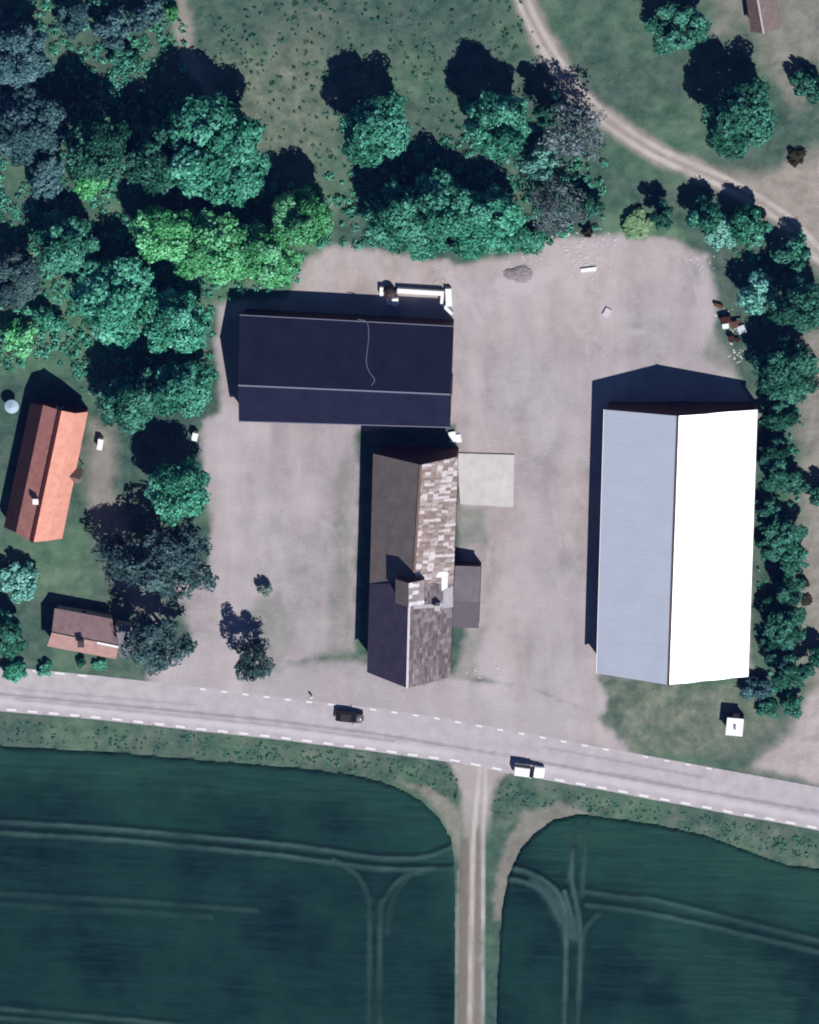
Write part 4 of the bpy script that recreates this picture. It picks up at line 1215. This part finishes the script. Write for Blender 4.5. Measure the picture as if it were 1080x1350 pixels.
def leaf_mat(name, ca, cb, cc, trans=0.15):
    m_ = bpy.data.materials.new(name)
    m_.use_nodes = True
    t = m_.node_tree
    t.nodes.clear()
    out = t.nodes.new('ShaderNodeOutputMaterial')
    df = t.nodes.new('ShaderNodeBsdfDiffuse')
    tr = t.nodes.new('ShaderNodeBsdfTranslucent')
    mx = t.nodes.new('ShaderNodeMixShader')
    mx.inputs[0].default_value = trans
    at_ = t.nodes.new('ShaderNodeAttribute'); at_.attribute_name = 'tint'
    r = t.nodes.new('ShaderNodeValToRGB')
    els = r.color_ramp.elements
    els[0].position, els[0].color = 0.05, ca
    els[1].position, els[1].color = 0.95, cc
    e_ = els.new(0.5); e_.color = cb
    t.links.new(at_.outputs['Fac'], r.inputs[0])
    oi = t.nodes.new('ShaderNodeObjectInfo')
    hv = t.nodes.new('ShaderNodeHueSaturation')
    mr = t.nodes.new('ShaderNodeMapRange'); mr.inputs[3].default_value = 0.78; mr.inputs[4].default_value = 1.22
    t.links.new(oi.outputs['Random'], mr.inputs[0])
    t.links.new(mr.outputs[0], hv.inputs['Value'])
    t.links.new(r.outputs[0], hv.inputs['Color'])
    t.links.new(hv.outputs[0], df.inputs[0]); t.links.new(hv.outputs[0], tr.inputs[0])
    t.links.new(df.outputs[0], mx.inputs[1]); t.links.new(tr.outputs[0], mx.inputs[2])
    t.links.new(mx.outputs[0], out.inputs[0])
    return m_


LM = {
    'leafy': leaf_mat('teal_leaves', (0.015, 0.10, 0.055, 1), (0.068, 0.305, 0.195, 1), (0.20, 0.60, 0.45, 1)),
    'bright': leaf_mat('bright_leaves', (0.025, 0.17, 0.045, 1), (0.115, 0.44, 0.175, 1), (0.31, 0.74, 0.44, 1)),
    'willow': leaf_mat('grey_leaves', (0.030, 0.085, 0.09, 1), (0.075, 0.165, 0.175, 1), (0.17, 0.31, 0.34, 1)),
    'dark': leaf_mat('dark_leaves', (0.012, 0.062, 0.036, 1), (0.036, 0.145, 0.095, 1), (0.11, 0.34, 0.25, 1)),
    'feathery': leaf_mat('dusky_leaves', (0.026, 0.060, 0.062, 1), (0.062, 0.122, 0.125, 1), (0.13, 0.22, 0.21, 1)),
    'mint': leaf_mat('mint_leaves', (0.07, 0.24, 0.19, 1), (0.17, 0.46, 0.38, 1), (0.31, 0.62, 0.56, 1)),
    'yellow': leaf_mat('yellow_green_leaves', (0.14, 0.26, 0.13, 1), (0.25, 0.40, 0.21, 1), (0.36, 0.48, 0.29, 1)),
    'brown': leaf_mat('brown_leaves', (0.03, 0.028, 0.015, 1), (0.055, 0.048, 0.025, 1), (0.09, 0.08, 0.045, 1)),
    'pale': leaf_mat('pale_leaves', (0.16, 0.24, 0.19, 1), (0.30, 0.40, 0.34, 1), (0.45, 0.54, 0.49, 1)),
    'grey': leaf_mat('grey_twigs', (0.06, 0.085, 0.09, 1), (0.12, 0.16, 0.17, 1), (0.25, 0.31, 0.35, 1)),
}
M_BARK = plain('bark', (0.10, 0.08, 0.065, 1), 0.95, 0.05, 0.35, 4)
M_PALEBARK = plain('pale_dead_bark', (0.33, 0.34, 0.36, 1), 0.95, 0.05, 0.25, 4)


def leaf_quads(c, nrm, size, rng, stretch=1.5):
    n = len(c)
    t1 = np.cross(nrm, rng.normal(size=(n, 3)))
    t1 /= np.linalg.norm(t1, axis=1, keepdims=True) + 1e-9
    t2 = np.cross(nrm, t1)
    s = size * rng.uniform(0.6, 1.35, (n, 1))
    v = np.stack([c - t1 * s * stretch * .5, c - t2 * s * .45 + nrm * s * .08, c + t1 * s * stretch * .5, c + t2 * s * .45 + nrm * s * .08], 1).reshape(-1, 3)
    return v


def leaf_mesh(name, v, tint, mat):
    n = len(v) // 4
    me = bpy.data.meshes.new(name)
    me.vertices.add(len(v))
    me.vertices.foreach_set('co', v.astype(np.float32).ravel())
    me.loops.add(len(v))
    me.loops.foreach_set('vertex_index', np.arange(len(v), dtype=np.int32))
    me.polygons.add(n)
    me.polygons.foreach_set('loop_start', np.arange(0, len(v), 4, dtype=np.int32))
    a_ = me.attributes.new('tint', 'FLOAT', 'FACE')
    a_.data.foreach_set('value', np.clip(tint, 0, 1).astype(np.float32))
    me.materials.append(mat)
    me.update(calc_edges=True)
    return me


def crown_data(seed, R, h, base, nlobe, nleaf, leaf, squash=0.85, open_=0.0, spread=0.62):
    """leaf clumps in lobes round the trunk; returns quads, tint, lobe centres"""
    rng = np.random.default_rng(seed)
    zc, rz = (base + h) / 2, (h - base) / 2
    cs, rs_ = [], []
    for i in range(nlobe):
        th = i * 2.39996 + rng.uniform(-.5, .5)
        ph = rng.uniform(-0.55, 0.95)
        q = spread * rng.uniform(0.6, 1.2)
        rr = math.sqrt(max(0.05, 1 - ph * ph * 0.9)) * (1 - 0.35 * max(0, ph))
        lr = R * rng.uniform(0.13, 0.33)
        cs.append((math.cos(th) * q * R * rr, math.sin(th) * q * R * rr, zc + ph * rz * 0.82))
        rs_.append(lr)
    cs.append((0, 0, zc)); rs_.append(R * 0.5)
    cs, rs_ = np.array(cs), np.array(rs_)
    pr = rs_ ** 2 / np.sum(rs_ ** 2)
    li = rng.choice(len(cs), nleaf * 2, p=pr)
    d = rng.normal(size=(nleaf * 2, 3)); d /= np.linalg.norm(d, axis=1, keepdims=True)
    rad = rs_[li] * (0.66 + 0.36 * rng.random(nleaf * 2) ** 0.6) * (1 + 0.22 * np.sin(5 * d[:, 0] + seed) * np.cos(4 * d[:, 1] + li))
    p = cs[li] + d * rad[:, None] * np.array([1, 1, squash])
    # drop leaves buried in other lobes
    keep = np.ones(len(p), bool)
    for j in range(len(cs)):
        inside = (np.linalg.norm((p - cs[j]) / np.array([1, 1, squash]), axis=1) < rs_[j] * 0.72) & (li != j)
        keep &= ~(inside & (rng.random(len(p)) < 0.85))
    keep &= p[:, 2] > 0.25 * base
    if open_:
        keep &= ~(np.sin(p[:, 0] * 2.1 + seed) * np.sin(p[:, 1] * 2.3) * np.sin(p[:, 2] * 1.7) > (1 - open_) * 0.5)
    p, d, li = p[keep][:nleaf], d[keep][:nleaf], li[keep][:nleaf]
    nrm = d + rng.normal(size=d.shape) * 0.38 + np.array([0, 0, 0.12])
    nrm /= np.linalg.norm(nrm, axis=1, keepdims=True)
    tint = 0.5 + 0.2 * rng.normal(size=len(p)) + 0.5 * (rng.random(len(cs))[li] - 0.5)
    # stray sprays at the outline
    k_ = len(p) // 14
    pick = rng.integers(0, len(p), k_)
    ps_ = p[pick] + d[pick] * rng.uniform(0.1, 0.6, (k_, 1)) * leaf * 2
    v = np.concatenate([leaf_quads(p, nrm, leaf, rng), leaf_quads(ps_, nrm[pick], leaf * 0.8, rng)])
    return v, np.concatenate([tint, tint[pick]]), cs, rs_


def trunk_mb(h, base, cs, r0, seed, nl=7):
    rng = random.Random(seed)
    mb = MB()
    top = (base + h) / 2
    bend = [(rng.uniform(-.15, .15) * i, rng.uniform(-.15, .15) * i) for i in range(4)]
    pts = [(bend[i][0], bend[i][1], -0.15 + (top + 0.15) * i / 3) for i in range(4)]
    mb.tube(pts, [r0 * 1.25, r0, r0 * 0.75, r0 * 0.45], 8)
    order = sorted(range(len(cs)), key=lambda i: -cs[i][2])
    for i in order[:nl]:
        z0 = max(base * 0.7, min(top * 0.95, cs[i][2] * 0.55))
        t = z0 / top
        k_ = min(2, int(t * 3)); f = t * 3 - k_
        s_ = Vector(pts[k_]).lerp(Vector(pts[k_ + 1]), f)
        e_ = Vector(cs[i])
        mdl = s_.lerp(e_, 0.5) + Vector((0, 0, -0.08 * (e_ - s_).length))
        mb.tube([s_, mdl, e_], [r0 * 0.42, r0 * 0.28, r0 * 0.08], 6)
    return mb


PROTO = {}


def proto(kind, seed, R, h, base, nlobe, nleaf, leaf, r0, **kw):
    v, t, cs, rs_ = crown_data(seed, R, h, base, nlobe, nleaf, leaf, **kw)
    PROTO.setdefault(kind, []).append((v, t, trunk_mb(h, base, cs, r0, seed), R, h))


for s_ in range(5):
    proto('tree', 100 + s_, 5.5, 12, 1.8, 38, 11500, 0.36, 0.26, spread=0.66)
for s_ in range(3):
    proto('tall', 200 + s_, 3.2, 11, 1.4, 24, 5200, 0.30, 0.2, open_=0.3, spread=0.66)
for s_ in range(4):
    proto('bush', 300 + s_, 2.4, 3.6, 0.2, 16, 2600, 0.27, 0.08, spread=0.66)
for s_ in range(3):
    proto('feather', 600 + s_, 3.4, 11, 1.0, 30, 4600, 0.25, 0.2, open_=0.55, spread=0.78)
for s_ in range(2):
    proto('sparse', 500 + s_, 4.5, 10, 1.6, 26, 2300, 0.28, 0.24, open_=0.4, spread=0.75)

MESH = {}
used_names = {}


def plant(kind, var, mat, px, py, rpx, h, label, name='tree', group=None, pale=False, zf=None, cat=None):
    v, t, tm, R, H = PROTO[kind][var % len(PROTO[kind])]
    key = (kind, var % len(PROTO[kind]), mat)
    if key not in MESH:
        MESH[key] = leaf_mesh('crown' if kind != 'bush' else 'foliage', v, t, LM[mat])
    kt = (kind, var % len(PROTO[kind]), 'pale' if pale else 'bark')
    zc = h * (0.6 if kind != 'bush' else 0.5) if zf is None else zf * h
    p = at(px, py, zc)
    sx = rpx * S / R * (1.12 if group == WOOD and name == 'tree' else 1.3 if group == HEDGE else 1.04)
    sz = h / H
    rz = random.Random(int(px * 31 + py * 17)).uniform(0, 6.28)
    r = thing(name, (p.x, p.y, -0.05), label, cat or ('shrub' if kind == 'bush' else 'tree'), group, rz)
    q_ = random.Random(int(px * 7 + py)).uniform(0.9, 1.18)
    r.scale = (sx * q_, sx * 1.06 / q_, sz)
    if kt not in MESH:
        o = tm.build('trunk' if kind != 'bush' else 'stem', M_PALEBARK if pale else M_BARK, r, (0, 0, 0)); o.location = (0, 0, 0)
        MESH[kt] = o.data
    else:
        o = bpy.data.objects.new('trunk' if kind != 'bush' else 'stem', MESH[kt]); C.objects.link(o); o.parent = r
    o = bpy.data.objects.new('crown' if kind != 'bush' else 'foliage', MESH[key]); C.objects.link(o); o.parent = r
    return r


def plant_base(kind, var, mat, px, py, rpx, h, label, **kw):
    """the same, placed by the foot of the trunk"""
    return plant(kind, var, mat, px, py, rpx, h, label, zf=0.0, **kw)


WOOD = 'trees of the wood behind the barns'
HEDGE = 'trees and shrubs of the hedge beside the white barn'
YARDT = 'trees round the gravel court and the cottages'
NT_ = 'trees along the dirt path'
# --- wood at the upper corner
T = plant
T('tree', 0, 'willow', 22, 75, 44, 10, 'grey-green tree, uppermost at the frame edge of the wood', group=WOOD)
T('tree', 1, 'willow', 40, 165, 50, 10, 'broad grey-green willow above the shaded hollow in the wood', group=WOOD)
T('bush', 0, 'willow', 98, 22, 30, 5, 'grey scrubby shrub beside the uppermost willow of the wood', 'shrub', WOOD)
T('bush', 1, 'willow', 148, 40, 30, 5, 'grey-blue scrub bush, middle one of the scrub above the hollow', 'shrub', WOOD)
T('bush', 2, 'willow', 190, 18, 26, 5, 'ragged grey shrub next to the pale bare strip', 'shrub', WOOD)
T('bush', 3, 'leafy', 165, 82, 22, 4, 'dark-eyed small shrub at the lower edge of the grey scrub', 'shrub', WOOD)
T('bush', 0, 'bright', 228, 16, 13, 2.4, 'small bright green bush at the head of the bare strip', 'shrub', WOOD)
T('bush', 2, 'bright', 118, 240, 26, 2.6, 'bright green bush in the clearing below the hollow', 'shrub', WOOD)
T('bush', 3, 'willow', 60, 235, 30, 4, 'dull grey-blue shrub beside the clearing bush', 'shrub', WOOD)
T('tree', 2, 'leafy', 272, 196, 70, 14, 'largest teal tree of the wood, throwing a long pointed shade', group=WOOD)
T('tree', 0, 'dark', 126, 192, 46, 14, 'tall dull green tree shading the hollow in the wood', group=WOOD)
T('tree', 3, 'leafy', 318, 222, 42, 11, 'teal tree leaning against the largest crown of the wood', group=WOOD)
T('tree', 4, 'dark', 205, 215, 46, 12, 'dark crowned tree between the largest tree and the clearing', group=WOOD)
T('tree', 0, 'bright', 216, 306, 44, 10, 'bright green tree, westernmost of the sunlit row', group=WOOD)
T('tree', 1, 'bright', 282, 330, 50, 10, 'broad bright green tree in the middle of the sunlit row', group=WOOD)
T('tree', 2, 'bright', 345, 338, 48, 9.5, 'vivid yellow-green tree overhanging the black roof corner', group=WOOD)
T('tree', 3, 'bright', 400, 288, 42, 11, 'bright green tree at the meadow end of the sunlit row', group=WOOD)
T('tree', 4, 'leafy', 88, 322, 42, 9, 'round teal tree alone in the deep shade of the wood', group=WOOD)
T('tree', 0, 'feathery', 18, 370, 40, 8, 'dusky blue tree at the frame edge below the hollow', group=WOOD)
T('tree', 1, 'leafy', 150, 392, 58, 11, 'wide teal tree above the orange-roofed cottage', group=WOOD)
T('tree', 2, 'leafy', 232, 425, 50, 11, 'dense green tree touching the end of the black roof', group=YARDT)
T('tree', 3, 'leafy', 238, 512, 46, 11, 'dense green tree at the corner of the gravel court', group=YARDT)
T('tree', 4, 'dark', 172, 525, 46, 10.5, 'dark teal tree overhanging the orange-roofed cottage gable', group=YARDT)
T('bush', 1, 'bright', 24, 445, 28, 4, 'sunny green bush, lowest at the frame edge of the wood', 'shrub', WOOD)
T('bush', 2, 'leafy', 62, 418, 22, 4, 'pointed teal shrub beside the sunny green bush', 'shrub', WOOD)
T('tree', 0, 'leafy', 232, 645, 47, 11, 'round tree beside the gravel court with a big dark shade', group=YARDT)
T('feather', 0, 'feathery', 222, 745, 54, 12, 'feathery dusky tree, broadest on the gravel court edge', group=YARDT)
T('feather', 1, 'feathery', 166, 740, 36, 9, 'thin dusky tree squeezed beside the broad feathery one', group=YARDT)
T('feather', 2, 'feathery', 206, 846, 44, 12.5, 'feathery dusky tree hanging over the pink-roofed cottage', group=YARDT)
plant_base('feather', 1, 'feathery', 337, 858, 27, 10.0, 'slim dark tree standing alone in the gravel by the road', group=YARDT)
T('bush', 1, 'pale', 350, 778, 11, 2.6, 'round pale clipped shrub alone on the gravel above the slim tree', 'shrub', YARDT)
T('bush', 0, 'dark', 249, 855, 8, 1.3, 'tiny dark bush on the gravel near the road', 'shrub', YARDT)
T('bush', 3, 'mint', 26, 765, 30, 4.5, 'pale teal garden shrub below the orange-roofed cottage', 'shrub', YARDT)
T('tree', 2, 'dark', 2, 835, 36, 8, 'dark tree cut by the frame edge beside the pink-roofed cottage', group=YARDT)
T('bush', 1, 'leafy', 60, 882, 12, 1.6, 'low green shrub at the gable of the pink-roofed cottage', 'shrub', YARDT)
T('bush', 2, 'dark', 108, 873, 8, 1.4, 'small dark shrub before the door of the pink-roofed cottage', 'shrub', YARDT)
T('bush', 0, 'leafy', 18, 885, 20, 2.2, 'dull green shrub where the road meets the frame edge', 'shrub', YARDT)
T('bush', 3, 'leafy', 132, 878, 10, 1.2, 'low shrub under the eave of the pink-roofed cottage', 'shrub', YARDT)
# --- behind the black barn
T('tree', 3, 'leafy', 492, 172, 48, 12, 'teal tree in the rough meadow with shade on the tussocks', group=WOOD)
T('tree', 0, 'leafy', 658, 164, 46, 12, 'round teal tree near the bend of the dirt path', group=WOOD)
T('tree', 4, 'leafy', 522, 286, 46, 10, 'teal tree of the yard-side clump, next to the brown gap', group=WOOD)
T('tree', 1, 'leafy', 585, 278, 48, 11, 'teal tree in the middle of the yard-side clump', group=WOOD)
T('tree', 2, 'leafy', 645, 288, 44, 10, 'teal tree of the yard-side clump, nearest the gravel heap', group=WOOD)
T('bush', 1, 'mint', 712, 215, 30, 6, 'mint green shrub between the round tree and the bare tree', 'shrub', NT_)
T('bush', 2, 'leafy', 690, 312, 26, 3, 'low green shrub at the yard edge above the gravel heap', 'shrub', NT_)
T('bush', 0, 'leafy', 620, 325, 28, 2.6, 'low green shrub under the yard-side clump', 'shrub', NT_)
T('bush', 3, 'leafy', 560, 325, 24, 2.4, 'low pale shrub fringing the gravel behind the pen', 'shrub', NT_)
T('sparse', 1, 'grey', 758, 175, 46, 11, 'sparse grey half-dead tree beside the dirt path', group=NT_, pale=True)
T('tall', 0, 'dark', 722, 145, 22, 9, 'dark narrow tree beside the half-dead grey one', group=NT_)
T('sparse', 0, 'grey', 735, 275, 38, 8, 'sparse grey shrubby tree at the top of the yard', group=NT_, pale=True)
T('bush', 2, 'dark', 775, 268, 20, 4, 'dark green shrub between the grey trees and the yard', 'shrub', NT_)
T('bush', 1, 'brown', 775, 306, 9, 2.0, 'small brown bush on the top edge of the yard', 'shrub', NT_)
T('bush', 0, 'yellow', 838, 297, 26, 1.6, 'low yellow-green bramble at the top edge of the yard', 'shrub', NT_)
T('tall', 2, 'dark', 893, 38, 38, 9, 'dark green tree at the top edge above the path meadow', group=NT_)
T('tree', 3, 'dark', 972, 158, 54, 12, 'broad tree in the grass between the dirt path and the cabin', group=NT_)
T('bush', 3, 'dark', 1066, 112, 24, 4.5, 'dark shrub at the frame edge below the cabin', 'shrub', NT_)
T('bush', 1, 'brown', 1050, 208, 14, 1.5, 'low twiggy brown shrub above the widening of the path', 'shrub', NT_)
T('tall', 0, 'dark', 872, 285, 19, 6, 'dark narrow shrub, first below the dirt path', 'shrub', NT_)
T('bush', 2, 'leafy', 932, 284, 26, 6, 'green shrub, second below the dirt path', 'shrub', NT_)
T('bush', 0, 'leafy', 985, 296, 27, 6, 'teal shrub, third below the dirt path', 'shrub', HEDGE)
T('bush', 3, 'mint', 952, 305, 20, 3, 'pale teal low shrub between the second and third path shrubs', 'shrub', HEDGE)
# --- hedge beside the white barn
T('bush', 1, 'dark', 1046, 336, 24, 5, 'dark brownish shrub at the head of the hedge by the path', 'shrub', HEDGE)
T('bush', 2, 'mint', 996, 388, 24, 6, 'bright mint shrub beside the rusty scrap', 'shrub', HEDGE)
T('tree', 1, 'dark', 1056, 405, 32, 10, 'dark tree of the hedge with the longest shade', group=HEDGE)
T('tree', 4, 'dark', 1035, 492, 38, 9, 'broad dark tree of the hedge just above the white barn', group=HEDGE)
T('bush', 0, 'dark', 1030, 548, 24, 5, 'teal shrub at the upper corner of the white barn', 'shrub', HEDGE)
for i, (x, y, r_, h_, mt, lb) in enumerate((
        (1024, 628, 22, 6.5, 'dark', 'dark hedge tree, first along the white roof'), (1016, 672, 15, 4.0, 'dark', 'small teal hedge shrub between the first two hedge trees'),
        (1034, 708, 22, 6.5, 'dark', 'dark hedge tree, second along the white roof'), (1040, 738, 20, 5.5, 'dark', 'greener hedge tree, third along the white roof'),
        (1038, 778, 21, 6.0, 'dark', 'dark hedge tree, fourth along the white roof'), (1036, 828, 24, 7.0, 'dark', 'dark hedge tree, fifth along the white roof'),
        (1038, 886, 24, 7.0, 'dark', 'dark hedge tree, last beside the white roof'))):
    T('tall' if h_ > 5 else 'bush', i, mt, x, y, r_, h_, lb, 'tree' if h_ > 5 else 'shrub', HEDGE)
for i, (x, y, r_, h_, mt, lb) in enumerate((
        (1024, 590, 18, 5, 'dark', 'teal shrub just before the first hedge tree along the white roof'), (1050, 640, 15, 3.5, 'dark', 'light teal shrub behind the first hedge tree along the white roof'),
        (1012, 722, 13, 3, 'dark', 'small dark shrub squeezed between the second hedge tree and the white roof'), (1014, 800, 14, 3.2, 'dark', 'small dark shrub between the fourth hedge tree and the white roof'),
        (1016, 850, 14, 3.5, 'dark', 'small teal shrub between the fifth hedge tree and the white roof'), (1044, 930, 15, 2.4, 'dark', 'last low teal shrub of the hedge beside the bare driveway'))):
    T('bush', i, mt, x, y, r_, h_, lb, 'shrub', HEDGE)
T('bush', 2, 'willow', 1001, 908, 17, 3, 'pale grey-teal round shrub at the lower corner of the white barn', 'shrub', HEDGE)
T('bush', 1, 'dark', 1013, 934, 13, 2, 'dark shrub between the round pale shrub and the kiosk', 'shrub', HEDGE)
T('bush', 0, 'brown', 1058, 768, 9, 1.2, 'small brown bush on the bare ground beside the hedge', 'shrub', HEDGE)
T('bush', 3, 'brown', 1064, 792, 7, 1.0, 'smallest brown bush on the bare ground beside the hedge', 'shrub', HEDGE)
T('bush', 1, 'dark', 1084, 650, 16, 4, 'dark shrub cut by the frame edge beyond the hedge', 'shrub', HEDGE)
T('bush', 2, 'dark', 1084, 862, 18, 4, 'lower dark shrub cut by the frame edge beyond the hedge', 'shrub', HEDGE)


# --- uncountable low growth: tussocks in the meadow, undergrowth in the wood, rank grass on the verges
def scatter(name, poly, n, hmin, hmax, rmin, rmax, leaf, nl, mat, seed, label, avoid=None):
    rng = np.random.default_rng(seed)
    P = np.array(W(poly))
    lo, hi = P.min(0), P.max(0)
    pts = rng.uniform(lo, hi, (n * 4, 2))
    sd = poly_sd(pts[:, 0], pts[:, 1], [tuple(p) for p in P])
    ok = sd > 0.2
    for a_ in (avoid or []):
        ok &= poly_sd(pts[:, 0], pts[:, 1], W(a_)) < 0
    clump = fbm(pts[:, 0], pts[:, 1], 6, seed)
    ok &= clump > rng.uniform(-0.9, 0.5, len(pts))
    pts = pts[ok][:n]
    V, TT = [], []
    for q in pts:
        r_ = rng.uniform(rmin, rmax); h_ = rng.uniform(hmin, hmax)
        m_ = max(5, int(nl * r_ / rmax))
        d = rng.normal(size=(m_, 3)); d[:, 2] = np.abs(d[:, 2]); d /= np.linalg.norm(d, axis=1, keepdims=True)
        c_ = d * np.array([r_, r_, h_]) * rng.uniform(0.6, 1.0, (m_, 1)) + np.array([q[0], q[1], 0.02])
        nn = d + rng.normal(size=d.shape) * 0.4 + np.array([0, 0, 0.3]); nn /= np.linalg.norm(nn, axis=1, keepdims=True)
        V.append(leaf_quads(c_, nn, leaf, rng)); TT.append(np.full(m_, 0.35 + 0.4 * rng.random()) + 0.12 * rng.normal(size=m_))
    me = leaf_mesh(name, np.concatenate(V), np.concatenate(TT), LM[mat])
    o = bpy.data.objects.new(name, me); C.objects.link(o)
    return tag(o, label, None, None, 'stuff')


scatter('meadow_tussock_grass', [(255, -20), (690, -20), (715, 60), (700, 140), (620, 200), (440, 240), (345, 200), (260, 90)], 600, 0.15, 0.6, 0.12, 0.42, 0.22, 16, 'dark', 11, 'tussocks and seedlings dotted over the rough meadow')
scatter('wood_undergrowth', [(-30, -20), (240, -20), (250, 90), (350, 210), (440, 230), (435, 325), (385, 380), (280, 400), (285, 520), (120, 540), (90, 480), (-30, 500)], 1500, 0.2, 1.2, 0.25, 1.0, 0.32, 34, 'leafy', 12, 'low green undergrowth filling the wood')
scatter('path_undergrowth', [(440, 225), (690, 150), (800, 190), (800, 300), (700, 335), (450, 325)], 520, 0.2, 1.0, 0.25, 0.9, 0.32, 32, 'leafy', 13, 'low green undergrowth between the trees behind the yard')
scatter('hedge_undergrowth', [(960, 300), (1040, 330), (1060, 420), (1060, 560), (1048, 900), (1005, 950), (992, 900), (1003, 545), (970, 380)], 260, 0.2, 0.9, 0.2, 0.7, 0.3, 26, 'leafy', 14, 'low growth at the foot of the hedge beside the white barn')
scatter('verge_grass', [(-30, 945), (300, 970), (600, 1010), (610, 1060), (560, 1040), (430, 1012), (200, 992), (-30, 978)], 420, 0.08, 0.3, 0.12, 0.4, 0.2, 12, 'dark', 15, 'rank grass on the verge between road and crop')
scatter('verge_grass', [(648, 1030), (740, 1040), (900, 1068), (1110, 1108), (1110, 1140), (1000, 1122), (850, 1082), (740, 1066), (680, 1070), (652, 1120)], 320, 0.08, 0.3, 0.12, 0.4, 0.2, 12, 'dark', 16, 'rank grass on the verge beyond the farm track')

def stones(name, spots, seed, label, mat):
    rng = random.Random(seed)
    mb = MB()
    for cx_, cy_, n, sp in spots:
        for i in range(n):
            p = at(cx_ + rng.gauss(0, sp), cy_ + rng.gauss(0, sp * 0.7), 0)
            r_ = rng.uniform(0.08, 0.26)
            o_ = len(mb.v)
            mb.box((p.x, p.y, r_ * 0.12), (r_ * rng.uniform(1.2, 2.6), r_ * rng.uniform(.9, 1.6), r_ * .4), rng.uniform(0, 3.1), rng.uniform(.5, .8))
    return tag(mb.build(name, mat), label, None, None, 'stuff')


stones('rubble', [(770, 345, 60, 20), (760, 320, 40, 16), (800, 318, 25, 14), (690, 340, 20, 14), (975, 445, 60, 9), (978, 470, 40, 8), (960, 412, 25, 8), (930, 345, 16, 10), (590, 360, 12, 12), (640, 880, 14, 14)], 5,
       'loose pale rubble and stones along the edge of the gravel yard', plain('rubble_stone', (0.52, 0.48, 0.49, 1), 0.95, 0.05, 0.4, 3))

# ------------------------------------------------------------------ the air between the satellite and the ground: thin even blue haze
hm = bpy.data.materials.new('thin_air')
hm.use_nodes = True
hm.node_tree.nodes.clear()
ho = hm.node_tree.nodes.new('ShaderNodeOutputMaterial')
pv = hm.node_tree.nodes.new('ShaderNodeVolumePrincipled')
pv.inputs['Color'].default_value = (0.09, 0.16, 0.80, 1)
pv.inputs['Density'].default_value = 0.0000195
hm.node_tree.links.new(pv.outputs[0], ho.inputs['Volume'])
mb = MB()
mb.box((0, 0, 949.5), (9000, 9000, 1901))
tag(mb.build('haze', hm), 'thin blue haze in the air over the whole place', None, None, 'stuff')
